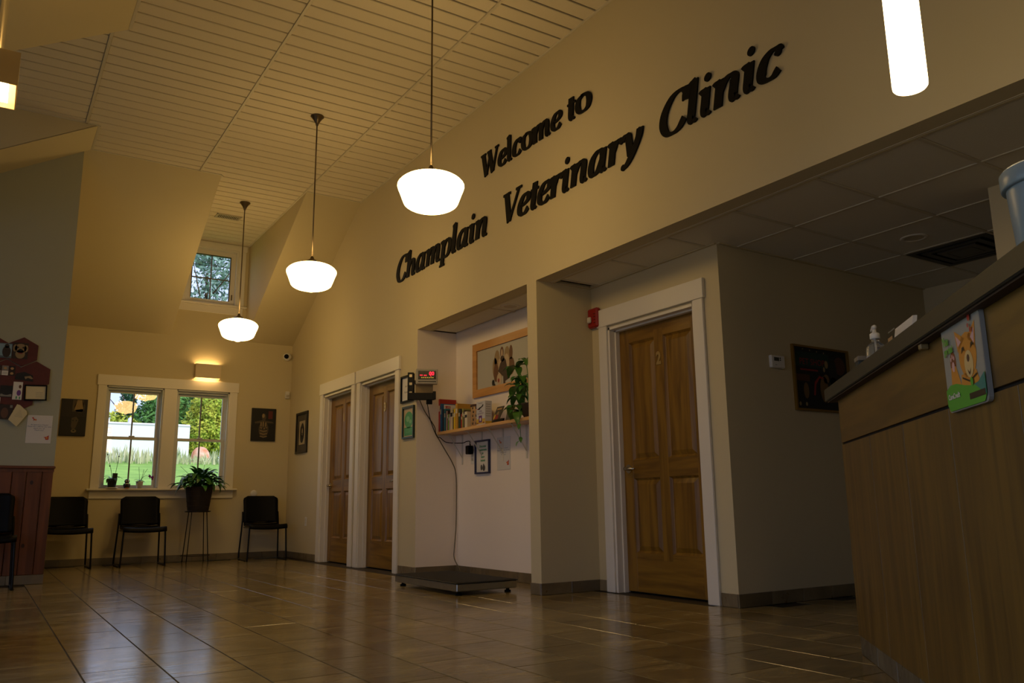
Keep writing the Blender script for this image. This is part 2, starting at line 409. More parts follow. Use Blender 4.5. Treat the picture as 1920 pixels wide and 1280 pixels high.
# shell behind what the photo shows
wall_x('wall_outer_right', 7.4, 7.5, YB, YF, -.1, 4.75, [], WALL, 'outer wall')
wall_y('wall_back', YB-.15, YB, XW-.2, 7.5, -.1, 4.75, [], WALL, 'wall behind the reception hall')
struct('roof_deck', MB().box(XW-.4, YB-.3, 4.72, 7.6, YF+.3, 4.9), DARK, 'roof deck above the ceilings')
struct('partition_far', MB().box(4.45, 4.0, 0, 4.5, 7.6, 4.6), DARK, 'partition behind the doors')
wall_x('wall_left', XW-.15, XW, YB, YD, -.1, 4.75, [(-.6, 6.8, .1, 2.45), (6.9, 8.0, 3.2, 4.15)], WALLG, 'left outer wall with assumed entrance glazing')
wall_y('wall_grey', YD, YD+.15, XW, XG, 0, 4.7, [], WALLG, 'grey wall with the photo board')
wall_x('wall_alcove_left', XG-.15, XG, YD+.15, YF, 0, 4.7, [], WALL, 'left side wall of the waiting alcove')
struct('wall_stub', MB().box(-.30, 4.3, 0, -.14, 5.6, 4.0), WALL, 'short wall holding the near sconce')
# ---- sloped drywall
b = MB()
def slab(b, pts, t=.004):       # pts lower face ring, extruded up
    n = len(pts); v = list(pts)+[(x, y, z+t) for x, y, z in pts]
    b.add(v, [tuple(range(n)), tuple(reversed(range(n, 2*n)))]+[(i, i+n, (i+1) % n+n, (i+1) % n) for i in range(n)])
DX0, DX1 = 1.955, 2.94
for x0, x1 in ((XG, DX0), (DX1, XS)):
    slab(b, [(x0, YD, ZC), (x0, YF, ZE), (x1, YF, ZE), (x1, YD, ZC)])
struct('ceiling_slope_far', b, DRY, 'sloped drywall ceiling over the waiting alcove')
b = MB()
b.prism_x([(YD+.02, ZC), (YF, ZE+.006), (YF, ZC)], DX0-.04, DX0-.0005); b.prism_x([(YD+.02, ZC), (YF, ZE+.006), (YF, ZC)], DX1+.0005, DX1+.04)
struct('wall_dormer_cheeks', b, DRY, 'triangular drywall cheeks of the dormer')
b = MB(); BY0, BY1 = 6.49, 8.43
zx = lambda x: ZC-(XL-x)*.558
for y0, y1 in ((YB, BY0), (BY1, YD)):
    slab(b, [(XW, y0, zx(XW)), (XW, y1, zx(XW)), (XL, y1, ZC), (XL, y0, ZC)])
struct('ceiling_slope_left', b, DRY, 'sloped drywall ceiling along the left')
b = MB()
for y0, y1 in ((BY0-.04, BY0-.001), (BY1+.001, BY1+.04)): b.prism_y([(XL-.02, ZC), (XW, ZC), (XW, zx(XW)+.006)], y0, y1)
struct('wall_left_dormer_cheeks', b, DRY, 'triangular cheeks of the left dormer')

# ---- plank ceiling
PW = .1525; Y00 = 5.753
ce = struct('ceiling', MB().box(XW, YB, ZC+.03, XS, YF, ZC+.05), mat('ceiling_backing', '2e281e', .9), 'white plank ceiling')
def plank_mesh(w):
    g = .0085; c = .004; h = .026; x0, x1, y0, y1 = 0, w, g, PW-g
    v = [(x0, y0, h), (x1, y0, h), (x1, y1, h), (x0, y1, h), (x0, y0, c), (x1, y0, c), (x1, y1, c), (x0, y1, c), (x0+c, y0+c, 0), (x1-c, y0+c, 0), (x1-c, y1-c, 0), (x0+c, y1-c, 0)]
    f = [(11, 10, 9, 8)]+[(8+i, 8+(i+1) % 4, 4+(i+1) % 4, 4+i) for i in range(4)]+[(4+i, 4+(i+1) % 4, (i+1) % 4, i) for i in range(4)]
    return MB().add(v, f).mesh('ceiling_plank', PLANK)
def planks(x0, x1, y0, y1, lap=True):
    me = plank_mesh(x1-x0); j = math.ceil((y0-(PW-.03 if lap else .03)-Y00)/PW)
    while Y00+j*PW < y1-.03:
        link('ceiling_plank', me, ce, (x0, Y00+j*PW, ZC)); j += 1
T0, T1, T2 = .53, 1.725, 2.93
for x0, x1 in ((T1+.012, T2-.012), (T2+.012, XS-.012)): planks(x0, x1, 1.2, YD)
planks(XL+.012, T1-.012, 1.2, BY0-.12); planks(T0+.012, T1-.012, BY0-.12, BY1, False); planks(XL+.012, T1-.012, BY1, YD, False)
planks(DX0+.01, DX1-.012, YD, YF, False)
planks(T0-1.2, T0-.012, BY0, BY1)
b = MB()
for x0, x1 in ((XL+.01, T1), (T1, T2), (T2, XS)): b.box(x0, YB, ZC, x1, 1.2, ZC+.02)
tag(b.build('ceiling_field', PLANK, ce), kind='stuff')
def tee(x0, y0, x1, y1, w=.024, dz=.008):
    b = MB(); b.cbox(x0, y0, ZC-dz, x1, y1, ZC+.012, .002); b.build('ceiling_tee', TEE, ce)
tee(T1-.012, YB, T1+.012, YD); tee(T2-.012, YB, T2+.012, YD); tee(XS-.02, YB, XS, YD); tee(XL-.01, YB, XL+.015, BY0-.02); tee(XL-.01, BY1, XL+.015, YD)
tee(T0-.012, BY0, T0+.012, BY1); tee(DX1-.02, YD, DX1, YF); tee(DX0, YD, DX0+.02, YF); tee(XL, YD-.02, DX0, YD); tee(DX1, YD-.02, XS, YD)
tee(DX0, YF-.02, DX1, YF); tee(XW, BY0, XL, BY0+.02); tee(XW, BY1-.02, XL, BY1)
j = -2
while Y00+j*4*PW < YD:       # steps past every fourth plank, draws nothing
    j += 1
# ---- lower tile ceiling
lc = struct('ceiling_lower', MB().box(XS+.15, YB, ZL+.03, 7.4, 5.28, ZL+.06).box(XS+.15, 5.416, ZL+.03, 4.1, 7.45, ZL+.06), mat('ceiling_backing2', '3a3428', .9), 'suspended tile ceiling over reception')
struct('trim_1', MB().cbox(XS+.146, YB, ZL-.003, 3.80, 5.278, ZL+.02, .002).cbox(XS+.146, 5.418, ZL-.003, 3.80, 7.448, ZL+.02, .002).cbox(3.80, 5.255, ZL-.003, 4.189, 5.278, ZL+.02, .002).cbox(4.165, 3.85, ZL-.003, 4.189, 5.255, ZL+.02, .002).cbox(4.19, 3.826, ZL-.003, 6.7, 3.849, ZL+.02, .002), DRY, 'painted edge angle around the tile ceiling')
GX = [3.775+.607*i for i in range(7)]; GY = [3.335-.608*8+.608*i for i in range(12)]
def ctile(x0, y0, x1, y1):
    MB().cbox(x0+.012, y0+.012, ZL+.004, x1-.012, y1-.012, ZL+.02, .003).build('ceiling_tile', CTILE, lc)
VENT = (GX[3], 2.727)
for i in range(len(GX)-1):
    for j in range(len(GY)-1):
        x0, x1, y0, y1 = GX[i], GX[i+1], GY[j], GY[j+1]
        if y0 > 5.2 or y1 < .3: continue
        if x0 > 4.1 and y0 > 3.8: continue
        x1 = min(x1, 6.69) if y1 < 3.9 else (min(x1, 4.19) if y0 > 3.3 and x0 < 4 and y0 > 3.8 else x1)
        y1 = min(y1, 5.27)
        if x0 > 4.1: y1 = min(y1, 3.845)
        if x1-x0 < .05 or y1-y0 < .05: continue
        if i == 3 and abs(y0-2.727) < .05: continue
        ctile(x0, y0, x1, y1)
for x in GX[:6]:
    y1 = 5.27 if x < 4.1 else 3.845
    MB().cbox(x-.012, .2, ZL-.002, x+.012, y1, ZL+.012, .002).build('grid_tee', TEE, lc)
for y in GY:
    if .3 < y < 5.2: MB().cbox(3.775, y-.012, ZL-.0015, 4.185 if y > 3.85 else 6.69, y+.012, ZL+.012, .002).build('grid_tee', TEE, lc)
for y0, y1 in ((5.43, 6.3), (6.3, 7.43)):
    ctile(3.79, y0, 4.075, y1)
for y in (6.3,): MB().cbox(3.775, y-.012, ZL-.001, 4.083, y+.012, ZL+.012, .002).build('grid_tee', TEE, lc)

# ---- casings
def baseboard(name, p0, p1, rz, label):
    """tile skirting along a wall; p0->p1 left to right as seen from the room"""
    o = thing(name, None, None, (p0[0], p0[1], 0), rz); tag(o, label, kind='structure')
    L = math.hypot(p1[0]-p0[0], p1[1]-p0[1]); n = max(1, round(L/.31)); w = L/n
    me = MB().cbox(.001, -.011, .002, w-.001, 0, .085, .0015).mesh('skirting_tile', BASE)
    for k in range(n): link('skirting_tile', me, o, (k*w, -.0005, 0))
baseboard('baseboard_far', (XG, YF), (XS, YF), FAR, 'tile skirting under the windows')
baseboard('baseboard_right', (XS, YF), (XS, 10.27), SGN, 'tile skirting right of the far corner')
baseboard('baseboard_door_side', (XS, 7.825), (XS, 7.45), SGN, 'tile skirting beside the second door')
baseboard('baseboard_recess_side', (XS, 7.45), (4.085, 7.45), FAR, 'tile skirting on the recess side')
baseboard('baseboard_recess_back', (4.085, 7.44), (4.085, 5.416), SGN, 'tile skirting on the recess back')
baseboard('baseboard_pillar', (XS, 5.416), (XS, 5.28), SGN, 'tile skirting on the pillar front')
baseboard('baseboard_pillar_side', (XS-.011, 5.28), (4.19, 5.28), FAR, 'tile skirting on the pillar side')
baseboard('baseboard_alcove', (4.19, 5.27), (4.19, 5.18), SGN, 'tile skirting left of the nearest door')
baseboard('baseboard_alcove_end', (4.19, 3.995), (4.19, 3.85), SGN, 'tile skirting right of the nearest door')
baseboard('baseboard_reception', (4.179, 3.85), (6.7, 3.85), FAR, 'tile skirting below the thermostat wall')
baseboard('baseboard_grey', (XW, YD-.022), (XG, YD-.022), FAR, 'tile skirting below the wainscot')

def door(name, cx, cy, num, label, hinge, wall_x0):
    """door unit in a wall that faces -X; local x runs to the viewer's right"""
    o = thing(name, None, None, (wall_x0, cy, 0), SGN); tag(o, label, kind='structure')
    hw, H = .485, DZ
    for s in (-1, 1):
        b = MB().cbox(s*hw if s > 0 else -hw-.1, -.022, 0, hw+.1 if s > 0 else -hw, 0, H+.015, .003); b.build('casing', TRIM, o)
        b = MB().box(min(s*hw, s*(hw-.02)), -.004, 0, max(s*hw, s*(hw-.02)), .118, H); b.box(min(s*(hw-.02), s*(hw-.034)), .05, 0, max(s*(hw-.02), s*(hw-.034)), .088, H-.02)
        b.build('jamb', TRIM, o)
    MB().cbox(-hw-.115, -.028, H+.015, hw+.115, 0, H+.16, .003).build('head_casing', TRIM, o)
    MB().box(-hw, -.004, H-.02, hw, .118, H).box(-hw+.02, .05, H-.034, hw-.02, .088, H-.02).build('jamb', TRIM, o)
    # slab with four raised panels: stiles, rails, panels
    yd = .09; x0, x1, z0, z1 = -.461, .461, .012, H-.024; T = .04
    st = .115; ms = .10
    rows = [(.30, .86), (1.0, 1.93)]
    for xa, xb in ((x0, x0+st), (x1-st, x1), (-ms/2, ms/2)):
        MB().cbox(xa, yd, z0 if abs(xa+ms/2) > .01 else .25, xb, yd+T, z1 if abs(xa+ms/2) > .01 else 1.99, .002).build('stile', DOORW, o)
    for za, zb in ((z0, rows[0][0]), (rows[0][1], rows[1][0]), (rows[1][1], z1)):
        MB().cbox(x0+st-.001, yd+.0006, za, x1-st+.001, yd+T, zb, .002).build('rail', DOORX, o)
    for (za, zb) in rows:
        for xa, xb in ((x0+st, -ms/2), (ms/2, x1-st)):
            b = MB(); m = .012; q = .05
            def ring(i, y): return [(xa+i, y, za+i), (xb-i, y, za+i), (xb-i, y, zb-i), (xa+i, y, zb-i)]
            R = [ring(-.003, yd+.001), ring(m, yd+.016), ring(m+.004, yd+.018), ring(q, yd+.005)]
            v = sum(R, []); f = [(12, 13, 14, 15)]
            for k in range(3): f += [(4*k+i, 4*k+(i+1) % 4, 4*k+4+(i+1) % 4, 4*k+4+i) for i in range(4)]
            b.add(v, f).build('panel', DOORW, o)
    MB().box(-.461, yd+T+.002, 0, .461, yd+T+.02, H).build('dark_backing', DARK, o)  # dark sheet filling the opening behind the slab
    hx = -.461+.065 if hinge > 0 else .461-.065
    h = MB(); n = 16
    def disc(r, y0, y1):
        v = [(hx+r*math.cos(2*PI*k/n), y, .935+r*math.sin(2*PI*k/n)) for y in (y0, y1) for k in range(n)]
        h.add(v, [tuple(range(n)), tuple(reversed(range(n, 2*n)))]+[(k, k+n, (k+1) % n+n, (k+1) % n) for k in range(n)])
    disc(.034, yd-.008, yd); disc(.014, yd-.05, yd-.008)
    s = 1 if hinge > 0 else -1
    h.tube([(hx, yd-.05, .935), (hx+s*.03, yd-.056, .935), (hx+s*.12, yd-.052, .932)], [.011, .010, .008], 8)
    h.build('lever_handle', CHROME, o)
    v, f = text_geo(num, .13, bold=.006, sx=.8); b = MB(); nn = len(v)
    b.add([(x, yd-.006, z+1.715) for x, z in v], f); 
    b.add([(x, yd+.0, z+1.715) for x, z in v], [tuple(reversed(q)) for q in f])
    ed = {}
    for q in f:
        for i in range(len(q)):
            e = (q[i], q[(i+1) % len(q)]); ed[e] = 1
    b.add([(x, yd-.006, z+1.715) for x, z in v]+[(x, yd, z+1.715) for x, z in v], [(a, a+nn, c+nn, c) for (a, c) in ed if (c, a) not in ed])
    b.build('numeral', BRASS, o)
    return o
door('door_1', 0, 9.665, '1', 'stained pine door numbered 1 nearest the far corner', 1, XS)
door('door_2', 0, 8.425, '3', 'stained pine door beside the scale recess', -1, XS)
door('door_3', 0, 4.585, '2', 'stained pine door numbered 2 nearest the counter', 1, 4.19)

# ---- windows (far wall)
def sash_window(name, x0, x1, label):
    o = thing(name, None, None, (0, 0, 0)); tag(o, label, kind='structure')
    z0, z1, zm = WZ0, WZ1, 1.575; y = YF
    vin = mat('window_vinyl', 'c4c3be', .4)
    b = MB(); b.box(x0, y, z0, x0+.018, y+.16, z1).box(x1-.018, y, z0, x1, y+.16, z1).box(x0, y, z1-.018, x1, y+.16, z1).box(x0, y, z0, x1, y+.16, z0+.012)
    b.build('jamb_liner', vin, o)
    b = MB()
    for k in range(2): b.box(x0+.018, y+.055+.03*k, z0, x0+.03+.006*k, y+.075+.03*k, z1-.018).box(x1-.03-.006*k, y+.055+.03*k, z0, x1-.018, y+.075+.03*k, z1-.018)
    b.box(x0+.018, y+.05, z1-.045, x1-.018, y+.14, z1-.018); b.build('track', vin, o)
    for nm, za, zb, yy in (('lower_sash', z0+.012, zm+.018, y+.075), ('upper_sash', zm-.018, z1-.045, y+.108)):
        s = MB().frame(x0+.03, za, x1-.03, zb, .034, yy, yy+.028).build(nm, vin, o)
        c = (x0+x1)/2
        MB().cbox(c-.009, yy+.006, za+.03, c+.009, yy+.022, zb-.03, .002).build('muntin', mat('muntin', '6d6a62', .5), s)
        for xa, xb in ((x0+.064, c-.009), (c+.009, x1-.064)):
            MB().add([(xa, yy+.014, za+.034), (xb, yy+.014, za+.034), (xb, yy+.014, zb-.034), (xa, yy+.014, zb-.034)], [(0, 1, 2, 3)]).build('pane', GLASS, s)
    c = (x0+x1)/2
    MB().cbox(c-.035, y+.06, zm+.016, c+.035, y+.078, zm+.032, .004).build('sash_lock', vin, o)
sash_window('window_1', W1[0], W1[1], 'left sash window of the pair on the far wall')
sash_window('window_2', W2[0], W2[1], 'right sash window of the pair on the far wall')
ws = thing('trim_2', None, None, (0, 0, 0)); tag(ws, 'white casing and sill around the paired windows', kind='structure')
for x0, x1 in ((1.14, 1.24), (1.93, 2.09), (2.775, 2.88)): MB().cbox(x0, YF-.02, WZ0, x1, YF, WZ1, .003).build('casing', TRIM, ws)
MB().cbox(1.125, YF-.026, WZ1, 2.895, YF, 2.372, .003).build('head_casing', TRIM, ws)
MB().cbox(1.10, YF-.085, .905, 2.925, YF+.06, .93, .006).build('sill', TRIM, ws)
MB().cbox(1.135, YF-.02, .805, 2.885, YF, .905, .003).build('apron', TRIM, ws)
# dormer casement
o = thing('window_3', None, None, (0, 0, 0)); tag(o, 'small high dormer window above the sconce', kind='structure')
x0, x1 = WD; z0, z1 = WDZ
MB().frame(x0, z0, x1, z1, .02, YF, YF+.16).build('jamb_liner', TRIM, o)
s = MB().frame(x0+.02, z0+.02, x1-.02, z1-.02, .06, YF+.075, YF+.115).build('sash', TRIM, o)
gs = MB().frame(x0+.08, z0+.04, x1-.08, z1-.08, .012, YF+.08, YF+.11).build('glazing_bead', mat('bead_dark', '3a3d3c', .5), o)
c, zc_ = (x0+x1)/2, (z0+z1)/2-.02
MB().cbox(c-.008, YF+.088, z0+.05, c+.008, YF+.102, z1-.09, .002).build('muntin', mat('muntin'
, '6d6a62'), o); MB().cbox(x0+.09, YF+.0885, zc_-.008, x1-.09, YF+.1015, zc_+.008, .002).build('muntin', MATS['muntin'], o)
for xa, xb in ((x0+.09, c-.008), (c+.008, x1-.09)):
    for za, zb in ((z0+.05, zc_-.008), (zc_+.008, z1-.09)):
        MB().add([(xa, YF+.095, za), (xb, YF+.095, za), (xb, YF+.095, zb), (xa, YF+.095, zb)], [(0, 1, 2, 3)]).build('pane', GLASS, o)
MB().cbox(x1-.06, YF+.06, 3.56, x1-.045, YF+.076, 3.64, .003).build('latch', NICKEL, o)
t3 = thing('trim_3', None, None, (0, 0, 0)); tag(t3, 'casing and sill of the dormer window', kind='structure')
for xa, xb in ((x0-.1, x0), (x1, x1+.1)): MB().cbox(xa, YF-.02, z0, xb, YF, z1, .003).build('casing', TRIM, t3)
MB().cbox(x0-.115, YF-.025, z1, x1+.115, YF, ZC-.012, .003).build('head_casing', TRIM, t3)
MB().cbox(x0-.125, YF-.07, z0-.025, x1+.135, YF+.06, z0, .006).build('sill', TRIM, t3)
MB().cbox(x0-.09, YF-.022, z0-.125, x1+.09, YF, z0-.025, .003).build('apron', TRIM, t3)
# left glazing: unseen, inferred from daylight, enlarged to brighten the hall
o = thing('window_4', None, None, (0, 0, 0)); tag(o, 'assumed entrance glazing in the left wall, unseen, enlarged for daylight', kind='structure')
b = MB()
for ya, yb, za, zb in ((-.6, 6.8, .1, 2.45), (6.9, 8.0, 3.2, 4.15)):
    n = 6 if yb-ya > 2 else 2
    for k in range(n+1): yy = ya+(yb-ya-.05)*k/n; b.box(XW-.1, yy, za, XW-.04, yy+.05, zb)
    b.box(XW-.1, ya, za, XW-.04, yb, za+.05); b.box(XW-.1, ya, zb-.05, XW-.04, yb, zb)
b.build('frame', TRIM, o)
# ---- wainscot on the grey wall
w = thing('trim_4', None, None, (0, 0, 0)); tag(w, 'reddish pine wainscot below the photo board', kind='structure')
x = XG; k = 0
while x > XW+.2:
    wd = (.092, .128, .118, .125)[k % 4]; 
    MB().cbox(x-wd+.002, YD-.022, .085, x-.002, YD, 1.06, .004).build('plank', PINE, w); x -= wd; k += 1
MB().cbox(XW, YD-.05, 1.06, XG+.012, YD, 1.085, .005).build('cap_ledge', wood('wainscot_pine_cap', '6d3a1c', '52280f', 'x', .7, .35, .35), w)
MB().box(XW, YD-.03, 1.03, XG+.003, YD, 1.06).build('cap_moulding', PINE, w)
for kx, kz in ((.40, .93), (.38, .35), (.2, .62)):
    prints('knot', w, [(mat('pine_knot', '2a120a', .5), [ell(kx, kz, .014, .02)])], YD-.0225)
# ================================================================== LAMPS
def pendant(x, y, label):
    o = thing('pendant_lamp', label, 'lamp', (x, y, ZC-.002), 0, 'opal schoolhouse pendants hanging in a row')
    MB().lathe([(.001, 0), (.062, 0), (.064, -.006), (.058, -.012), (.05, -.02), (.03, -.05), (.02, -.07), (.014, -.078), (.014, -.09), (.008, -.1), (.001, -.1)], n=24).build('canopy', NICKEL, o)
    zt = 2.885-ZC
    MB().tube([(0, 0, -.09), (0, 0, zt+.06)], .0065, 8).build('rod', NICKEL, o)
    MB().lathe([(.007, zt+.075), (.016, zt+.06), (.02, zt+.045), (.05, zt+.028), (.082, zt+.012), (.088, zt), (.088, zt-.012), (.08, zt-.014)], n=28).build('fitter', NICKEL, o)
    P = cat([(.078, zt+.002), (.12, zt-.008), (.185, zt-.03), (.222, zt-.062), (.226, zt-.088), (.21, zt-.13), (.19, zt-.185), (.175, zt-.212), (.135, zt-.235), (.08, zt-.248), (.045, zt-.256), (.02, zt-.268), (.0005, zt-.272)], 3)
    MB().lathe(P, n=40).build('shade', SHADE, o)
pendant(2.39, 4.72, 'nearest white schoolhouse pendant lamp, hanging left of the lettered words')
pendant(2.39, 7.14, 'middle white schoolhouse pendant lamp of three hanging in a row')
pendant(2.41, 9.80, 'farthest white schoolhouse pendant lamp, hanging before the dormer window')
def tube_pendant(x, y, label):
    o = thing('tube_pendant', label, 'lamp', (x, y, 2.02), 0, 'cylinder pendants over the counter')
    MB().lathe([(.001, .016), (.034, .014), (.044, .004), (.05, .002), (.0545, .008), (.0555, .02), (.0555, .62), (.05, .63), (.001, .63)], n=36).build('shade', TUBE, o)
    MB().lathe([(.001, .70), (.03, .70), (.056, .66), (.057, .61)], n=24).build('cap', CHROME, o)
    MB().tube([(0, 0, .69), (0, 0, ZC-2.03)], .006, 8).build('rod', CHROME, o)
    MB().lathe([(.001, ZC-2.022), (.06, ZC-2.022), (.06, ZC-2.04), (.001, ZC-2.05)], n=20).build('canopy', CHROME, o)
tube_pendant(2.50, 1.40, 'glowing frosted cylinder pendant hanging above the reception counter')
tube_pendant(1.86, .66, 'added frosted cylinder pendant, out of view, giving fill light at the near counter end')  # invented lamp out of view, added to fill the reception side with light
def sconce(loc, rz, label):
    o = thing('wall_sconce', label, 'lamp', loc, rz, 'box sconces')
    w, d, h = .165, .10, .19
    m = mat('sconce_linen', 'd9c6a2', .7, bump=.1, bscale=300)
    b = MB(); b.box(-w, -d, 0, w, -d+.006, h).box(-w, -d+.006, 0, -w+.006, 0, h).box(w-.006, -d+.006, 0, w, 0, h); b.build('shade', m, o)
    MB().box(-.06, -.012, .03, .06, -.0005, h-.03).build('back_plate', WHITEP, o)
    MB().box(-w+.03, -d+.04, .02, w-.03, -.015, .026).build('diffuser', GLOW, o)
    MB().box(-w+.02, -d+.03, h-.03, w-.02, -.015, h-.024).build('diffuser', GLOW, o)
sconce((2.455, YF, 2.405), FAR, 'cream box sconce glowing above the paired windows')
o = sconce((-.14, 4.965, 2.90), PI/2, 'box sconce cut by the upper left edge of the photo')

# ================================================================== WALL LETTERING
def ribbon(b, pts, T, t, y0, y1, sh, sc, ox, oz, smooth=True):
    P = cat(pts, 5) if smooth and len(pts) > 2 else pts
    L = []; R = []
    for i, p in enumerate(P):
        a = P[max(i-1, 0)]; c = P[min(i+1, len(P)-1)]
        dx, dz = c[0]-a[0], c[1]-a[1]; l = math.hypot(dx, dz) or 1; dx /= l; dz /= l
        w = math.sqrt((T*dz)**2+(t*dx)**2)/2
        L.append((p[0]-dz*w, p[1]+dx*w)); R.append((p[0]+dz*w, p[1]-dx*w))
    f = lambda q: (ox+(q[0]+q[1]*sh)*sc, oz+q[1]*sc)
    L = [f(q) for q in L]; R = [f(q) for q in R]; n = len(P)
    v = [(x, y0, z) for x, z in R]+[(x, y0, z) for x, z in L]+[(x, y1, z) for x, z in R]+[(x, y1, z) for x, z in L]
    fs = []
    for i in range(n-1):
        fs.append((i, i+1, n+i+1, n+i)); fs.append((i, 2*n+i, 2*n+i+1, i+1)); fs.append((n+i, n+i+1, 3*n+i+1, 3*n+i))
    fs.append((0, n, 3*n, 2*n)); fs.append((n-1, 3*n-1, 4*n-1, 2*n-1))
    b.add(v, fs)
def dot(b, c, r, y0, y1, sh, sc, ox, oz):
    poly = [(ox+(c[0]+r*math.cos(a)+(c[1]+r*math.sin(a))*sh)*sc, oz+(c[1]+r*math.sin(a))*sc) for a in [2*PI*k/16 for k in range(16)]]
    b.prism_y(poly, y0, y1)
X = .66
hook = lambda x: [(x, .3), (x, .13), (x+.03, .035), (x+.07, .03), (x+.11, .09)]
G = {   # strokes, dots, advance;  's' straight / 'c' curved
 'l': ([('s', [(.10, 1.06), (.10, .2)]), ('c', hook(.10)), ('s', [(-.02, .97), (.13, 1.05)])], [], .335),
 'i': ([('s', [(.10, X), (.10, .2)]), ('c', hook(.10)), ('c', [(-.03, .55), (.02, .61), (.10, .64)])], [((.11, .92), .105)], .335),
 'n': ([('s', [(.10, X), (.10, 0)]), ('c', [(-.03, .55), (.02, .61), (.10, .64)]), ('c', [(.10, .33), (.20, .54), (.33, .64), (.43, .58), (.445, .45), (.44, .3)]), ('c', hook(.44))], [], .67),
 'm': ([('s', [(.10, X), (.10, 0)]), ('c', [(-.03, .55), (.02, .61), (.10, .64)]), ('c', [(.10, .33), (.19, .54), (.31, .64), (.40, .58), (.415, .45), (.41, .0)]), ('c', [(.41, .33), (.50, .54), (.62, .64), (.71, .58), (.725, .45), (.72, .3)]), ('c', hook(.72))], [], .95),
 'h': ([('s', [(.10, 1.06), (.10, 0)]), ('s', [(-.02, .97), (.13, 1.05)]), ('c', [(.10, .33), (.20, .54), (.33, .64), (.43, .58), (.445, .45), (.44, .3)]), ('c', hook(.44))], [], .67),
 'r': ([('s', [(.10, X), (.10, 0)]), ('c', [(-.03, .55), (.02, .61), (.10, .64)]), ('c', [(.10, .33), (.19, .54), (.30, .62), (.38, .60)])], [((.38, .55), .085)], .46),
 'a': ([('c', [(.44, .5), (.36, .63), (.24, .64), (.10, .5), (.05, .26), (.10, .06), (.20, .02), (.33, .12), (.44, .38)]), ('s', [(.45, X), (.44, .2)]), ('c', hook(.44))], [], .67),
 'p': ([('s', [(.10, X), (.10, -.28)]), ('c', [(-.03, .55), (.02, .61), (.10, .64)]), ('s', [(-.04, -.27), (.24, -.27)]), ('c', [(.10, .4), (.22, .58), (.36, .63), (.48, .5), (.50, .33), (.44, .1), (.30, .0), (.16, .05), (.10, .12)])], [], .62),
 'e': ([('c', [(.10, .30), (.26, .33), (.40, .42), (.42, .55), (.32, .64), (.17, .58), (.06, .36), (.07, .14), (.18, .02), (.32, .03), (.44, .15)])], [], .52),
 't': ([('s', [(.16, .84), (.14, .2)]), ('c', hook(.14)), ('s', [(.0, .615), (.33, .615)])], [], .36),
 'c': ([('c', [(.40, .53), (.36, .63), (.24, .64), (.11, .52), (.05, .30), (.08, .1), (.20, .02), (.32, .04), (.42, .15)])], [((.38, .53), .085)], .50),
 'o': ([('c', [(.28, .645), (.12, .55), (.055, .33), (.12, .1), (.28, .015), (.44, .1), (.505, .33), (.44, .55), (.28, .645), (.2, .62)])], [], .60),
 'y': ([('c', [(-.04, .54), (.04, .62), (.12, .60), (.18, .40), (.26, .05)]), ('c', [(.50, .64), (.48, .42), (.36, .10), (.20, -.16), (.06, -.26)])], [((.06, -.23), .085), ((.48, .59), .07)], .60),
 'C': ([('c', [(.66, .70), (.62, .92), (.46, 1.01), (.26, .92), (.10, .64), (.08, .32), (.20, .06), (.38, -.01), (.54, .06), (.66, .24)]), ('s', [(.70, 1.02), (.66, .68)])], [], .74),
 'V': ([('s', [(.12, 1.0), (.36, .02)]), ('s2', [(.70, 1.0), (.37, .02)]), ('s', [(-.03, .985), (.30, .985)]), ('s', [(.56, .985), (.82, .985)])], [], .76),
 'W': ([('s', [(.12, 1.0), (.32, .0)]), ('s2', [(.56, .9), (.34, .02)]), ('s', [(.50, 1.0), (.72, .0)]), ('s2', [(.98, 1.0), (.74, .02)]), ('s', [(-.02, .985), (.28, .985)]), ('s', [(.38, .985), (.62, .985)]), ('s', [(.86, .985), (1.08, .985)])], [], 1.08),
}
def letters(parent, word, x0, x1, z0, cap, sh, T=.20, t=.08, th=.012):
    """word spread from local x0 to x1"""
    adv = sum(G[c][2] for c in word); k = (x1-x0)/(adv*cap)
    x = x0
    for c in word:
        b = MB(); st, dots, a = G[c]
        def fx(p): return (p[0]*k, p[1])
        for kind, pts in st:
            ribbon(b, [fx(p) for p in pts], T*k*(.45 if kind == 's2' else 1), t, -th-.002-.0004*len(b.v)/100, -.002, sh, cap, x, z0, kind == 'c')
        for (p, r) in dots: dot(b, fx(p), r, -th-.002-.0004*len(b.v)/100, -.002, sh, cap, x, z0)
        b.build('letter', LETTER, parent); x += a*cap*k
o = thing('wall_lettering', 'smaller line of black raised letters saying welcome, high on the tan wall', 'lettering', (XS, 6.13, 3.622), SGN)
letters(o, 'Welcome', .0, 1.27, 0, .215, .04, T=.205); letters(o, 'to', 1.34, 1.65, 0, .215, .04, T=.205)
MB().box(0, -.013, .03, 1.65, -.0005, .04).build('standoff_rail', LETTER, o) if False else None
o = thing('wall_lettering', 'larger line of black raised italic letters naming the clinic', 'lettering', (XS, 7.975, 3.062), SGN)
letters(o, 'Champlain', .0, 1.96, 0, .262, .20); letters(o, 'Veterinary', 2.19, 4.02, 0, .262, .20); letters(o, 'Clinic', 4.20, 5.22, 0, .262, .20)

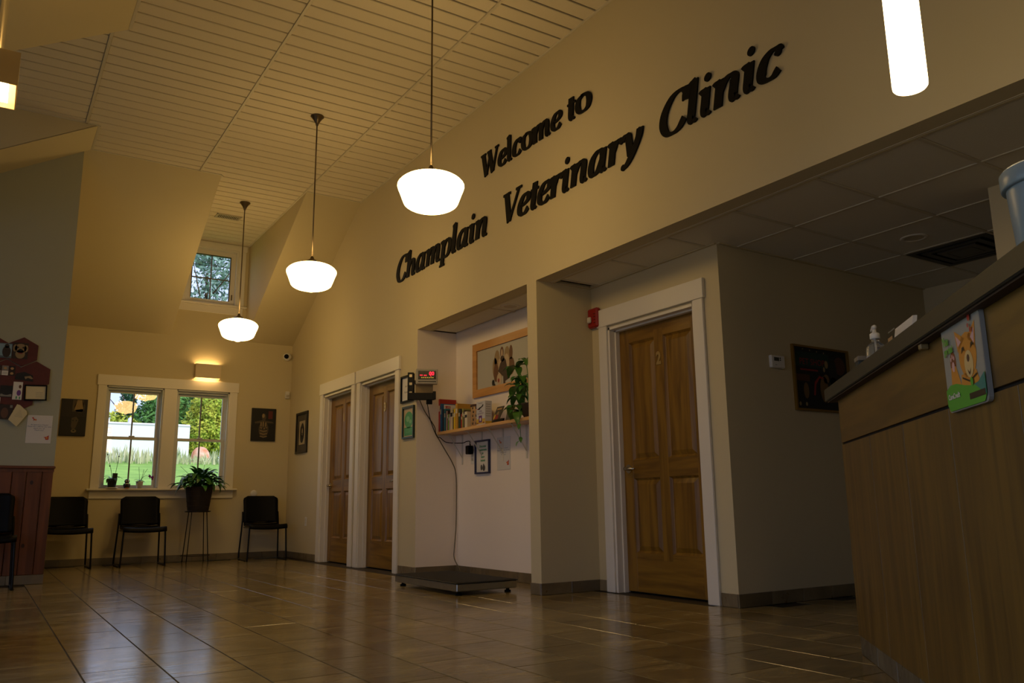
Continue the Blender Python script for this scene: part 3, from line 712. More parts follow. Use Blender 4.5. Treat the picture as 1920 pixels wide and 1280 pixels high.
# ================================================================== CEILING FITTINGS
def vent(loc, w, d, label, m):
    o = thing('ceiling_vent', label, 'vent', loc)
    b = MB().box(-w, -d, -.008, w, -d+.02, 0).box(-w, d-.02, -.008, w, d, 0).box(-w, -d, -.008, -w+.02, d, 0).box(w-.02, -d, -.008, w, d, 0); b.build('frame', m, o)
    MB().box(-w+.02, -d+.02, -.001, w-.02, d-.02, 0).build('backing', DARK, o)
    n = 13; me = MB().box(-.004, -d+.02, -.007, .004, d-.02, -.001).mesh('slat', m)
    for k in range(n): link('slat', me, o, (-w+.03+(2*w-.06)*k/(n-1), 0, 0))
vent((2.36, 10.42, ZC-.001), .155, .08, 'small white air vent on the plank ceiling beside the farthest pendant', mat('vent_white', 'b5ab95', .5))
o = thing('air_diffuser', 'dark square air diffuser in the tile ceiling above reception', 'vent', (VENT[0]+.3035, 3.031, ZL))
dk = mat('diffuser_dark', '23211c', .5)
for k, s in enumerate((.29, .215, .14)):
    b = MB(); b.frame(-s, -s, s, s, .045, 0, .01)
    b.v = [(x, z, -.004-.004*k+y) for x, y, z in b.v]; b.build('louver_ring', dk if k < 2 else mat('diffuser_mid', '45413a', .5), o)
MB().box(-.29, -.29, .008, .29, .29, .012).build('backing', DARK, o); MB().box(-.09, -.09, -.012, .09, .09, -.004).build('center_plate', MATS['diffuser_mid'], o)
def can(x, y, label):
    o = thing('recessed_light', label, 'lamp', (x, y, ZL+.004), 0, 'unlit recessed ceiling lights')
    MB().lathe([(.06, -.001), (.065, -.006), (.085, -.007), (.092, -.002), (.092, .0)], n=28).build('trim_ring', CTILE, o)
    MB().lathe([(.063, -.003), (.05, .0), (.02, -.002), (.001, -.003)], n=28).build('lens', mat('unlit_lens', 'b5aa92', .4), o)
can(5.295, 3.06, 'round unlit recessed light in the tile ceiling above reception')
can(3.93, 6.14, 'round unlit recessed light in the ceiling of the scale recess')

# ================================================================== CHAIRS
def make_chair(label):
    o = thing('stacking_chair', label, 'chair', (0, 0, 0), 0, 'black sled-base stacking chairs')
    b = MB()     # seat shell, waterfall front
    prof = [(-.235, .415), (-.228, .437), (-.20, .452), (-.05, .445), (.10, .437), (.19, .445), (.21, .462)]
    n = 9; v = []; f = []
    for j, (y, z) in enumerate(prof):
        for k in range(n):
            u = -1+2*k/(n-1); ww = .245 if j < 4 else .225
            v.append((u*ww, y, z+.014*u*u)); 
    m = len(prof); off = len(v); v += [(x, y, z-.022) for x, y, z in v]
    for j in range(m-1):
        for k in range(n-1):
            a = j*n+k; f.append((a, a+1, a+n+1, a+n)); f.append((off+a, off+a+n, off+a+n+1, off+a+1))
    for j in range(m-1):
        f.append((j*n, (j+1)*n, off+(j+1)*n, off+j*n)); f.append((j*n+n-1, off+j*n+n-1, off+(j+1)*n+n-1, (j+1)*n+n-1))
    for k in range(n-1): f.append((k, off+k, off+k+1, k+1)); f.append(((m-1)*n+k, (m-1)*n+k+1, off+(m-1)*n+k+1, off+(m-1)*n+k))
    b.add(v, f, True).build('seat', BLACKP, o)
    b = MB()     # back shell with rounded upper corners, slightly curved
    rows = 12; n = 11; v = []; f = []
    for j in range(rows+1):
        t = j/rows; z = .475+.355*t; y = .20+.085*t
        w = .232-.006*math.sin(t*PI)
        r = .06; dz = .83-z
        if dz < r: w -= r-math.sqrt(max(0, r*r-(r-dz)**2))
        if t < .08: w -= .012*(1-t/.08)
        for k in range(n):
            u = -1+2*k/(n-1); v.append((u*w, y+.035*(1-u*u), z+(.012*(1-u*u) if j == 0 else 0)))
    off = len(v); v += [(x, y+.016, z) for x, y, z in v]; m = rows+1
    for j in range(m-1):
        for k in range(n-1):
            a = j*n+k; f.append((a, a+1, a+n+1, a+n)); f.append((off+a, off+a+n, off+a+n+1, off+a+1))
        f.append((j*n, (j+1)*n, off+(j+1)*n, off+j*n)); f.append((j*n+n-1, off+j*n+n-1, off+(j+1)*n+n-1, (j+1)*n+n-1))
    for k in range(n-1): f.append((k, off+k, off+k+1, k+1)); f.append(((m-1)*n+k, (m-1)*n+k+1, off+(m-1)*n+k+1, off+(m-1)*n+k))
    b.add(v, f, True).build('backrest', BLACKP, o)
    for s in (-1, 1):
        x = .232*s
        pts = cat([(x*1.0, .27, .62), (x*1.02, .245, .47), (x*1.10, .285, .06), (x*1.10, .275, .016), (x*1.10, .22, .0105), (x*1.08, -.14, .0105), (x*1.07, -.20, .0105), (x*1.06, -.215, .03), (x*1.0, -.205, .40), (x*.98, -.18, .425), (x*.96, .18, .42)], 4)
        MB().tube(pts, .0105, 8).build('sled_leg', BLACKM, o)
        for yy in (-.14, .2): MB().cbox(x*1.09-.014, yy-.02, 0, x*1.09+.014, yy+.02, .012, .003).build('foot_glide', BLACKP, o)
    MB().tube([(-.22, -.16, .418), (.22, -.16, .418)], .009, 8).build('crossbar', BLACKM, o)
    MB().tube(cat([(-.23, .245, .49), (-.1, .262, .475), (.1, .262, .475), (.23, .245, .49)], 4), .009, 8).build('crossbar', BLACKM, o)
    return o
ch = make_chair('black stacking chair beside the grey wall, under the canvas picture')
ch.location = (.90, 11.08, 0); ch.rotation_euler.z = .03
for loc, rz, lab in (((1.71, 11.08, 0), .0, 'black stacking chair under the orchids on the window sill'),
                     ((3.20, 11.08, 0), -.06, 'black stacking chair in the far corner right of the potted plant'),
                     ((.055, 8.66, 0), .02, 'black stacking chair at the left edge in front of the wainscot')):
    c = copy_tree(ch); c.location = loc; c.rotation_euler.z = rz; c['label'] = lab

# ================================================================== PLANTS
def leaf_mesh(name, L, W, droop, m, seg=6, fold=.25, wav=0):
    b = MB(); v = []; f = []
    for i in range(seg+1):
        t = i/seg; w = W*math.sin(PI*min(1, t*.94+.04))**.8*(1-.25*t); y = L*t*(1-.25*droop*t); z = L*(.55*t-droop*t*t)
        v += [(-w, y, z+fold*w), (0, y, z+wav*math.sin(9*t)), (w, y, z+fold*w)]
    for i in range(seg):
        a = 3*i; f += [(a, a+1, a+4, a+3), (a+1, a+2, a+5, a+4)]
    return b.add(v, f, True).mesh(name, m)
def put_leaf(me, parent, loc, az, pitch=0, s=1, roll=0):
    o = link('leaf', me, parent, loc); o.rotation_euler = (pitch, roll, az); o.scale = (s, s, s); return o
rng = random.Random(5)
o = thing('plant_stand', 'thin black metal plant stand under the big potted plant', 'stand', (2.37, 11.18, 0))
b = MB(); b.lathe([(.001, .625), (.155, .625), (.158, .632), (.158, .64), (.155, .642), (.001, .642)], n=28).build('top', BLACKM, o)
for k in range(4):
    a = PI/4+k*PI/2
    MB().tube([(.13*math.cos(a), .13*math.sin(a), .626), (.185*math.cos(a), .185*math.sin(a), .0)], .006, 6).build('leg', BLACKM, o)
b = MB(); pts = [(.178*math.cos(2*PI*k/24), .178*math.sin(2*PI*k/24), .09) for k in range(25)]; b.tube(pts, .004, 5).build('ring', BLACKM, o)
o = thing('potted_plant', 'bushy dark green peace lily in a brown tapered basket pot', 'plant', (2.37, 11.18, .643))
pm = mat('basket_brown', '2a1e15', .8, var=.35, vscale=30, stretch=(1, 1, 6))
MB().lathe([(.001, .0), (.125, .0), (.128, .006), (.165, .275), (.168, .29), (.172, .296), (.168, .302), (.155, .302), (.15, .27), (.001, .27)], n=32).build('pot', pm, o); pt_ = o.children[0]
for z in (.06, .12, .18, .24):
    r = .128+.037*z/.275; MB().lathe([(r-.001, z-.006), (r+.004, z), (r-.001, z+.006)], n=28).build('basket_band', pm, pt_)
ML = [leaf_mesh('leaf', .29, .05, .55, LEAF), leaf_mesh('leaf', .25, .056, 1.0, LEAF), leaf_mesh('leaf', .22, .05, .4, LEAF2)]
for k in range(170):
    a = rng.uniform(0, 2*PI); rad = .20*math.sqrt(rng.random()); q = rad/.2
    if math.sin(a) > .3: rad *= .55
    me = ML[rng.randrange(3)]; p = .75-1.05*q+rng.uniform(-.25, .25)
    put_leaf(me, o, (rad*math.cos(a), rad*math.sin(a), .315+.13*(1-q*q)+rng.uniform(-.02, .03)), a-PI/2+rng.uniform(-.5, .5), p, rng.uniform(.5, .85), rng.uniform(-.3, .3))
for k in range(10):
    a = rng.uniform(0, 2*PI); b = MB(); b.tube([(0, 0, .27), (.09*math.cos(a), .09*math.sin(a), .40)], .003, 5).build('stem', LEAF, o)
for dx, h in ((-.24, .56), (.06, .60)):
    MB().tube(cat([(0, 0, .28), (dx*.4, .02, .42), (dx, .03, h)], 4), .0022, 5).build('flower_stalk', LEAF, o)
# orchids
OL = leaf_mesh('leaf', .16, .035, .85, mat('orchid_leaf', '23401f', .35))
o = thing('potted_orchid', 'flowerless orchid with broad dark leaves in a dark pot on the sill', 'plant', (1.385, 11.515, .931))
MB().lathe([(.001, 0), (.07, 0), (.074, .006), (.07, .012), (.055, .012), (.001, .012)], n=24).build('saucer', WHITEP, o)
MB().lathe([(.001, .012), (.046, .012), (.056, .10), (.058, .12), (.05, .12), (.047, .1), (.001, .1)], n=24).build('pot', mat('dark_pot', '15211a', .4), o)
MB().box(-.0, -.02, .1, .055, .02, .19).build('support_clip', mat('dark_pot2', '15211a'), o)
for a, p, s in ((-2.9, .1, .7), (-1.9, .0, .6), (-.1, .25, .8), (.5, .5, .6), (2.7, .5, .75), (1.7, .2, .6), (-2.4, -.3, .7), (-1.2, -.2, .7)): put_leaf(OL, o, (.02*math.cos(a), .02*math.sin(a), .12), a-PI/2, p, s)
for pts in ([(0, 0, .1), (-.02, 0, .22), (-.06, 0, .36), (-.085, 0, .45)], [(.02, 0, .1), (.04, 0, .25), (.055, 0, .38), (.06, 0, .45)]):
    MB().tube(cat(pts, 4), .0028, 5).build('flower_stalk', mat('stalk', '2c3a1e', .6), o)
for p in ((-.075, 0, .42), (.056, 0, .40), (-.04, 0, .28)): MB().lathe([(.0005, p[2]-.009), (.008, p[2]-.004), (.009, p[2]+.003), (.0005, p[2]+.01)], c=p[:2], n=8).build('bud', MATS['stalk'], o)
o = thing('potted_orchid', 'small orchid with a purple bloom in a white pot on the sill', 'plant', (1.705, 11.515, .931))
MB().lathe([(.001, 0), (.034, 0), (.045, .085), (.047, .09), (.041, .09), (.038, .075), (.001, .075)], n=20).build('pot', WHITEP, o)
for a, p, s in ((PI, .3, .55), (2.6, .7, .6), (.3, .4, .5), (-.3, .0, .6), (.9, .6, .5), (-2.2, .1, .5), (1.8, .5, .4)): put_leaf(OL, o, (.0, 0, .08), a-PI/2, p, s)
for pts in ([(0, 0, .08), (-.01, 0, .18), (-.02, 0, .27)], [(.01, 0, .08), (.03, 0, .17), (.04, 0, .24)], [(.01, 0, .08), (.05, 0, .19), (.085, 0, .25)], [(0, 0, .1), (.06, -.01, .16), (.11, -.01, .15)]):
    MB().tube(cat(pts, 4), .0022, 5).build('flower_stalk', MATS['stalk'], o)
pet = MB().add([(0, 0, 0), (-.016, .002, .014), (-.012, .004, .034), (.012, .004, .034), (.016, .002, .014)], [(0, 4, 3, 2, 1)]).mesh('petal', mat('orchid_purple', '8a2a9a', .5))
for k in range(9):
    q = link('petal', pet, o, (.115+.012*(k % 3), -.012-.006*(k//3), .135+.012*(k//3))); q.rotation_euler = (.5*(k % 2), 2*PI*k/5, .3*k)
o = thing('penguin_figurine', 'small black and white penguin figurine on the sill between the orchids', 'figurine', (1.555, 11.495, .931))
MB().lathe(cat([(.001, 0), (.028, .002), (.036, .03), (.033, .055), (.022, .07)], 4), n=18).build('body', BLACKC, o)
MB().lathe(cat([(.018, .066), (.029, .08), (.03, .095), (.02, .112), (.0005, .118)], 4), n=18).build('head', BLACKC, o)
b = MB(); b.lathe(cat([(.001, -.03), (.02, -.025), (.026, 0), (.018, .025), (.001, .03)], 3), n=14); b.v = [(x, y*.45-.022, z+.038) for x, y, z in b.v]; b.build('belly', WHITEP, o)
for s in (-1, 1):
    b = MB(); b.lathe(cat([(.001, -.013), (.011, 0), (.001, .013)], 3), n=10); b.v = [(x+s*.011, y*.4-.026, z+.092) for x, y, z in b.v]; b.build('face_patch', WHITEP, o)
    MB().box(s*.012-.01, -.045, 0, s*.012+.01, -.02, .008).build('foot', ORANGE, o)
    b = MB(); b.lathe(cat([(.001, -.025), (.01, 0), (.001, .025)], 3), n=10); b.v = [(x*.5+s*.037, y, z+.042) for x, y, z in b.v]; b.build('wing', BLACKC, o)
b = MB(); b.add([(-.006, -.028, .086), (.006, -.028, .086), (0, -.028, .078), (0, -.042, .083)], [(0, 1, 3), (1, 2, 3), (2, 0, 3)]); b.build('beak', ORANGE, o)

# ================================================================== PICTURES AND WALL FITTINGS
def canvas(loc, rz, w, h, label, layers, dark=BLACKC, d=.03, name='canvas_picture'):
    o = thing(name, label, 'picture', loc, rz)
    MB().cbox(-w, -d, 0, w, -.0005, h, .002).build('canvas', dark, o)
    prints('print', o, layers, -d-.0006); return o
gy = mat('grey_brown_print', '4a3f30', .6); lt = mat('pale_tan_print', '8d7852', .6); dg = mat('charcoal_print', '0c0b0c', .6)
canvas((.89, YF, 1.575), FAR, .146, .46, 'dark canvas of an animal face on the tan wall left of the windows',
       [(mat('dusk_print', '1c1618', .6), [rc(-.14, .24, .14, .455)]), (gy, [rc(-.02, .30, .10, .45), ell(.06, .36, .06, .07)]), (lt, [[(.0, .32), (.1, .34), (.08, .45), (.03, .45)]]),
        (dg, [rc(-.14, .005, .14, .24)]), (gy, [[(-.02, .22), (.03, .24), (.06, .2), (.03, .10), (.0, .06), (-.02, .12)]]), (mat('muzzle_print', '6a5c40', .6), [ell(.012, .06, .03, .022)]), (BLACKC, [ell(.012, .066, .012, .01), ell(-.002, .19, .008, .01), ell(.035, .19, .008, .01)])])
canvas((3.255, YF, 1.585), FAR, .168, .455, 'dark canvas of a striped animal on the tan wall above the corner chair',
       [(dg, [rc(-.165, .003, .165, .452)]), (mat('maroon_print', '5a1c1c', .6), [rc(.06, .31, .12, .42)]), (gy, [ell(.0, .33, .03, .05), [(-.13, .26), (-.02, .29), (.12, .27), (.14, .25), (.02, .25), (-.12, .24)], ell(0, .16, .07, .11)]),
        (lt, [ell(-.01, .35, .018, .03), rc(-.045, .20, -.03, .26), rc(-.015, .20, .0, .27), rc(.02, .20, .035, .26)]+[[(-.05, .06+.04*k), (0, .045+.04*k), (.05, .06+.04*k), (.05, .07+.04*k), (0, .058+.04*k), (-.05, .07+.04*k)] for k in range(4)]), (BLACKC, [ell(-.012, .17, .01, .012), ell(.03, .17, .01, .012)])])
def framed(loc, rz, w, h, fw_, label, fm, bg, layers, name='framed_picture', cat_='picture', d=.022, glass=True):
    o = thing(name, label, cat_, loc, rz)
    MB().frame(-w, 0, w, h, fw_, -d, -.001).build('frame', fm, o)
    prints('print', o, [(bg, [rc(-w+fw_-.002, fw_-.002, w-fw_+.002, h-fw_+.002)])]+layers, -.006)
    return o
framed((XS, 10.975, 1.39), SGN, .235, .56, .03, 'black framed dog drawing on the wall left of the first door', mat('black_frame', '16130f', .4), mat('olive_mat', '4a4232', .7),
       [(mat('drawing_paper', 'a89878', .7), [rc(-.12, .12, .12, .44)]), (mat('drawing_dark', '241e18', .6), [ell(.01, .34, .06, .07), ell(-.05, .29, .025, .08), ell(.06, .28, .028, .09), ell(.0, .22, .07, .08)]), (MATS['drawing_paper'], [ell(.01, .29, .022, .05)]), (MATS['drawing_dark'], [ell(.01, .265, .013, .01)])])
framed((XS, 7.65, 1.72), SGN, .148, .28, .018, 'black framed notice behind the scale display', BLACKP, PAPER, [(BLACKC, [('text', 'Ask Us', .03, -.02, .16), ('text', 'Research', .03, -.02, .10)])], 'framed_notice', 'notice')
framed((XS, 7.615, 1.345), SGN, .135, .33, .018, 'green and cream poster in a dark frame under the scale display', mat('dark_green_frame', '0f2a22', .4), mat('poster_cream', 'c0ac88', .6),
       [(mat('poster_green', '4a9a68', .6), [ell(.0, .19, .10, .085), rc(-.105, .03, .105, .115)]), (mat('poster_pale', '7ab88a', .6), [ell(-.02, .2, .04, .03), ell(.04, .17, .03, .02), rc(-.08, .06, .08, .064), rc(-.08, .075, .08, .079), rc(-.08, .09, .08, .094)])], 'framed_poster', 'poster')
# security camera, sensor, outlet
o = thing('security_camera', 'white dome security camera high in the far corner', 'camera', (3.545, YF-.001, 2.80))
b = MB(); b.lathe([(.001, 0), (.052, 0), (.056, .01), (.056, .05), (.045, .062), (.001, .064)], n=22); b.v = [(x, -z, y) for x, y, z in b.v]; b.build('housing', WHITEP, o)
b = MB(); b.lathe(cat([(.034, 0), (.032, .014), (.02, .028), (.0005, .034)], 3), n=20); b.v = [(x-.018, -z-.055, y) for x, y, z in b.v]; b.build('dome', BLACKP, o)
o = thing('motion_sensor', 'small white motion sensor in the far corner below the camera', 'sensor', (3.575, YF-.001, 2.20))
MB().cbox(-.03, -.035, 0, .03, 0, .10, .006).build('body', WHITEP, o); MB().cbox(-.02, -.04, .015, .02, -.034, .05, .003).build('lens', mat('sensor_lens', 'b8b0a0', .3), o)
def outlet(loc, rz, label):
    o = thing('wall_outlet', label, 'outlet', loc, rz)
    MB().cbox(-.036, -.006, 0, .036, 0, .115, .003).build('plate', WHITEP, o)
    for z in (.03, .07): MB().cbox(-.016, -.009, z, .016, -.005, z+.028, .002).build('socket', mat('socket_ivory', 'c6c0b2', .4), o)
outlet((XS, 10.70, .43), SGN, 'white wall outlet low on the wall left of the first door')
outlet((4.085, 7.10, 1.07), SGN, 'white wall outlet under the shelf beside the navy notice')
o = thing('wall_bumper', 'small round white wall bumper behind the corner chair', 'bumper', (3.17, YF, .865))
b = MB(); b.lathe(cat([(.045, 0), (.042, .012), (.02, .02), (.0005, .022)], 3), n=18); b.v = [(x, -z, y) for x, y, z in b.v]; b.build('cap', WHITEP, o); MB().tube([(0, -.002, 0), (0, 0, 0)], .046, 16).build('base', WHITEP, o)
o = thing('fire_alarm', 'red fire alarm strobe beside the nearest door', 'alarm', (4.19, 5.215, 2.10), SGN)
rd = mat('alarm_red', '8f1410', .35)
MB().cbox(-.062, -.05, 0, .062, 0, .165, .012).build('body', rd, o)
MB().cbox(-.04, -.075, .04, .0, -.049, .09, .008).build('strobe', mat('strobe_lens', 'cfc8b8', .15), o)
for k in range(4): MB().cbox(.02, -.052, .035+.025*k, .045, -.049, .042+.025*k, .001).build('sounder_slot', mat('alarm_dark', '4a0c0a', .5), o)
o = thing('thermostat', 'white wall thermostat beside the pet shop poster', 'thermostat', (4.715, 3.85, 1.605), FAR)
MB().cbox(-.072, -.028, 0, .072, 0, .09, .006).build('body', WHITEP, o); MB().box(-.045, -.0285, .048, .008, -.027, .075).build('display', mat('lcd', '3a4038', .3), o)
for z in (.052, .066): MB().cbox(.014, -.031, z, .026, -.027, z+.009, .002).build('button', BLACKP, o)
MB().cbox(-.035, -.0295, .018, -.018, -.0275, .022, .0005).build('badge', GREYP, o)
red2 = mat('sign_red', '8a2420', .6); tb = mat('tabby_print', '6a5230', .6); fl_ = mat('night_print', '101418', .6)
framed((5.215, 3.85, 1.315), FAR, .325, .485, .016, 'gilt framed dark pet shop poster beside the thermostat', mat('gilt_frame', '8a6a28', .35, metal=.5), fl_,
       [(mat('awning_green', '16302a', .6), [rc(-.29, .33, .1, .44)]), (mat('brick_print', '4a2a1c', .6), [ell(.22, .36, .07, .07), rc(-.3, .22, -.14, .27)]),
        (red2, [('text', 'PET SHOP', .066, -.10, .345), rc(-.24, .30, -.04, .312)]), (tb, [ell(.02, .17, .05, .1), ell(.05, .25, .035, .035), ell(-.19, .15, .03, .06), ell(.22, .10, .06, .05)]), (red2, [[(-.11, .12), (-.09, .22), (-.03, .27), (.03, .25), (-.03, .25), (-.075, .2), (-.09, .12)]]),
        (lt, [ell(.06, .36, .02, .03), ell(.03, .32, .012, .02), ell(-.27, .05, .012, .015), ell(-.2, .05, .012, .015), ell(-.2, .46, .006, .006), ell(-.12, .455, .006, .006), ell(-.04, .45, .006, .006), ell(.04, .445, .006, .006)]), (BLACKC, [ell(.13, .30, .05, .12), ell(.13, .17, .06, .1)])], 'framed_poster', 'poster')

# ---- photo board on the grey wall
YG = YD
o = thing('photo_board', 'reddish brown board of joined hexagons pinned with pet photos', 'board', (0, YG, 0), FAR)
bm = mat('board_brown', '5a2420', .7, var=.2, vscale=20)
def hexa(cx, cz, r): return [(cx+r*math.cos(PI/6+k*PI/3)*1.02, cz+r*math.sin(PI/6+k*PI/3)) for k in range(6)]
for i, (cx, cz) in enumerate(((.216, 2.17), (.337, 1.945), (.092, 1.945), (-.03, 2.17), (.216, 1.735), (-.03, 1.735), (-.15, 1.945))):
    MB().prism_y(hexa(cx, cz, .142), -.02-.0004*i, -.001).build('hexagon', bm, o)
def pinned(name, label, catg, poly, layers, y, bg, rot=0, group=None):
    cx = sum(p[0] for p in poly)/len(poly); cz = min(p[1] for p in poly)
    q = thing(name, label, catg, (cx, YG, cz), FAR, group)
    L = [(p[0]-cx, p[1]-cz) for p in poly]
    MB().prism_y(L if sum(L[k][0]*L[(k+1) % len(L)][1]-L[(k+1) % len(L)][0]*L[k][1] for k in range(len(L))) > 0 else L[::-1], y, y+.0015).build('sheet', bg, q)
    if layers: prints('print', q, layers, y-.0005, .0004)
    return q
fur = mat('fur_print', '8a7450', .6); br2 = mat('dark_brown_print', '2a1c14', .6)
PY = -.0265
pinned('pinned_photo', 'photo of a pale fluffy dog at the top of the photo board', 'photo', rc(.133, 2.10, .258, 2.255), [(fur, [ell(0, .10, .05, .045), ell(0, .045, .04, .045), ell(-.045, .1, .018, .035), ell(.045, .1, .018, .035)]), (BLACKC, [ell(0, .085, .013, .01), ell(-.022, .108, .008, .008), ell(.022, .108, .008, .008)]), (red2, [rc(-.018, .048, .018, .056)])], PY, br2)
pinned('pinned_photo', 'bluish photo of a dark dog beside the pale fluffy dog photo', 'photo', rc(.018, 2.098, .127, 2.24), [(SKYP, [rc(-.05, .02, .05, .135)]), (br2, [ell(.01, .06, .035, .055), ell(.01, .115, .02, .02)])], PY, mat('blue_grey_print', '4a5a62', .6))
pinned('pinned_photo', 'photo with orange fur cut by the photo left edge, top of board', 'photo', rc(-.10, 2.13, .012, 2.27), [(ORANGED, [ell(0, .06, .04, .04)]), (lt, [ell(.02, .04, .02, .03)])], PY, br2)
for i, (x, z, c) in enumerate(((.005, 1.98, br2), (.062, 1.98, GREYP), (.118, 1.98, BLACKC), (.005, 1.932, GREYP), (.062, 1.932, PAPER), (.118, 1.932, br2))):
    pinned('pinned_photo', ('small dark photo of the upper row on the photo board, leftmost of three', 'small grey photo of the upper row on the photo board, middle of three', 'small dark photo of the upper row on the photo board, rightmost of three', 'small grey photo of the lower row on the photo board, leftmost of three', 'small white card of the lower row on the photo board', 'small dark photo of the lower row on the photo board, rightmost of three')[i], 'photo',
           rc(x, z, x+.052, z+.044), [(TANP if c is not PAPER else GREYP, [ell(.0, .02, .014, .012)] if c is not PAPER else [rc(-.018, .012+.008*k, .018, .014+.008*k) for k in range(3)])], PY, c, group='small photos in a grid on the board')
pinned('pinned_photo', 'dark photo of a white-faced animal above the flower card', 'photo', [(.175, 1.90), (.325, 1.885), (.32, 1.945), (.25, 1.975), (.18, 1.955)], [(lt, [[(.0, .045), (.05, .055), (.075, .03), (.06, .025), (.03, .035), (.01, .02)]])], PY, dg)
pinned('pinned_photo', 'photo of a black animal left of the flower card', 'photo', rc(.065, 1.725, .165, 1.835), [(GREYP, [rc(-.045, .005, .045, .03)]), (BLACKC, [ell(0, .045, .04, .025)])], PY, dg)
pinned('pinned_photo', 'dark brown photo at the bottom of the photo board', 'photo', rc(.075, 1.515, .185, 1.655), [(BROWN, [ell(-.01, .06, .03, .05)]), (GREYP, [rc(.03, .11, .05, .135)])], PY-.003, br2)
pinned('greeting_card', 'white greeting card with a purple flower on the photo board', 'card', rc(.168, 1.705, .245, 1.875), [(PURPLE, [ell(.012, .065, .018, .028)]), (BROWN, [ell(.018, .125, .011, .017)]), (GREENK, [ell(-.005, .02, .006, .015), ell(.022, .018, .005, .014)])], PY-.004, PAPER)
pinned('greeting_card', 'narrow white card cut by the photo left edge', 'card', rc(-.02, 1.60, .075, 1.72), [(GREENK, [ell(-.03, .06, .008, .03)])], PY-.004, PAPER)
pinned('pinned_note', 'tilted cream handwritten note hanging off the photo board', 'note', [(.228, 1.45), (.155, 1.515), (.215, 1.662), (.24, 1.655), (.30, 1.60), (.305, 1.57)], [(GREYP, [[(-.04+.012*k-.004*k, .10+.012*k), (.03-.004*k, .055+.012*k+.03), (.03-.004*k, .057+.012*k+.03), (-.04+.012*k-.004*k, .102+.012*k)] for k in range(6)])], PY-.006, CREAM)
q = thing('framed_note', 'black framed cream note tilted on the photo board', 'note', (.36, YG, 1.705), FAR); q.rotation_euler.y = -.04
MB().frame(-.095, 0, .095, .15, .012, PY-.016, PY-.001).build('frame', BLACKP, q); prints('print', q, [(CREAM, [rc(-.085, .01, .085, .14)]), (GREYP, [rc(.0, .03+.012*k, .06, .032+.012*k) for k in range(5)])], PY-.006)
def notice(loc, rz, w, h, label, name='notice_sheet'):
    o = thing(name, label, 'notice', loc, rz)
    MB().cbox(-w, -.004, 0, w, -.0005, h, .0008).build('sleeve', mat('laminated_sheet', 'cfccc8', .25), o)
    k = w/.105
    prints('print', o, [(INK, [('text', t, .017*k, 0, h*(.64-.065*i), {'sx': 1.0}) for i, t in enumerate(('At Attention Clients!', 'Please fill a refill for the next', 'thank you, all!', 'Thank you!'))]),
                        (RED, [[(-.07*k, h*.9), (-.055*k, h*.93), (-.05*k, h*.87), (-.03*k, h*.86), (-.03*k, h*.8), (-.045*k, h*.82), (-.055*k, h*.8), (-.055*k, h*.86)], [(.04*k, h*.22), (.07*k, h*.25), (.085*k, h*.3), (.085*k, h*.14), (.06*k, h*.13), (.055*k, h*.2)]]),
                        (ORANGE, [ell(-.04*k, h*.84, .006*k, .006*k), ell(.07*k, h*.2, .008*k, .008*k)])], -.0046)
notice((.418, YG, 1.30), FAR, .106, .268, 'white laminated notice on the grey wall below the framed note')

# ================================================================== SCALE RECESS
o = thing('floor_scale', 'low steel platform scale with black rubber top in the recess', 'scale', (3.365, 6.185, 0), 0)
SX, SY = .27, .555; z0, z1 = .03, .088
b = MB(); b.cbox(-SX, -SY, z0, SX, SY, z1, .006).build('platform', STEEL, o)
MB().cbox(-SX-.006, -SY-.006, z1, SX+.006, SY+.006, z1+.006, .002).build('rubber_mat', RUBBER, o); rm_ = [c for c in o.children if c.name.startswith('rubber_mat')][0]
rib = MB().cbox(-SX+.004, -.006, 0, SX-.004, .006, .004, .0015).mesh('mat_rib', RUBBER)
for k in range(46): link('mat_rib', rib, rm_, (0, -SY+.012+(2*SY-.024)*k/45, z1+.0055))
for sx in (-1, 1):
    for sy in (-1, 1):
        MB().lathe([(.001, 0), (.026, 0), (.026, .012), (.014, .014), (.014, z0), (.001, z0)], c=(sx*(SX-.05), sy*(SY-.06)), n=14).build('foot', BLACKP, o)
# display on bracket
DA = -.455
o = thing('scale_display', 'grey scale readout with red digits on a black swing bracket', 'scale readout', (3.615, 7.25, 1.72), DA)
def loc_(x, y): dx, dy = x-3.615, y-7.25; return (dx*math.cos(DA)+dy*math.sin(DA), -dx*math.sin(DA)+dy*math.cos(DA))
wp = MB().cbox(-.165, -.02, -.03, -.105, .0, .25, .003).build('mount_plate', BLACKM, o)
for z in (.03, .12, .20): MB().cbox(-.15, -.024, z, -.12, -.0195, z+.03, .002).build('slot', CHROME, wp)
lx, ly = loc_(3.629, 7.475); MB().tube([(-.135, -.005, .18), (lx, ly, .18)], .02, 8).tube([(-.135, -.005, .02), (lx, ly, .02)], .02, 8).build('wall_link', BLACKM, o)
sa_ = MB().cbox(-.16, -.03, -.025, .10, .01, .045, .004).build('swing_arm', BLACKM, o)
MB().cbox(.085, -.04, -.02, .115, .015, .06, .003).build('arm_clamp', BLACKM, sa_)
MB().cbox(.02, -.02, -.065, .08, .02, -.024, .003).build('power_brick', BLACKP, sa_)
MB().cbox(-.085, -.02, .04, .085, .0, .13, .002).build('head_bracket', mat('bracket_tan', '8a7448', .5), o)
hd = MB().cbox(-.085, -.085, .125, .13, -.025, .275, .006).build('housing', mat('readout_grey', 'a8a294', .45), o)
LED = mat('red_led', 'd01010', .4, emit=(1, .02, .05), estr=1.6); LEDY = mat('yellow_led', 'b0902a', .4, emit=(.8, .55, .08), estr=.5)
SB = mat('screen_black', '0c0a12', .25)
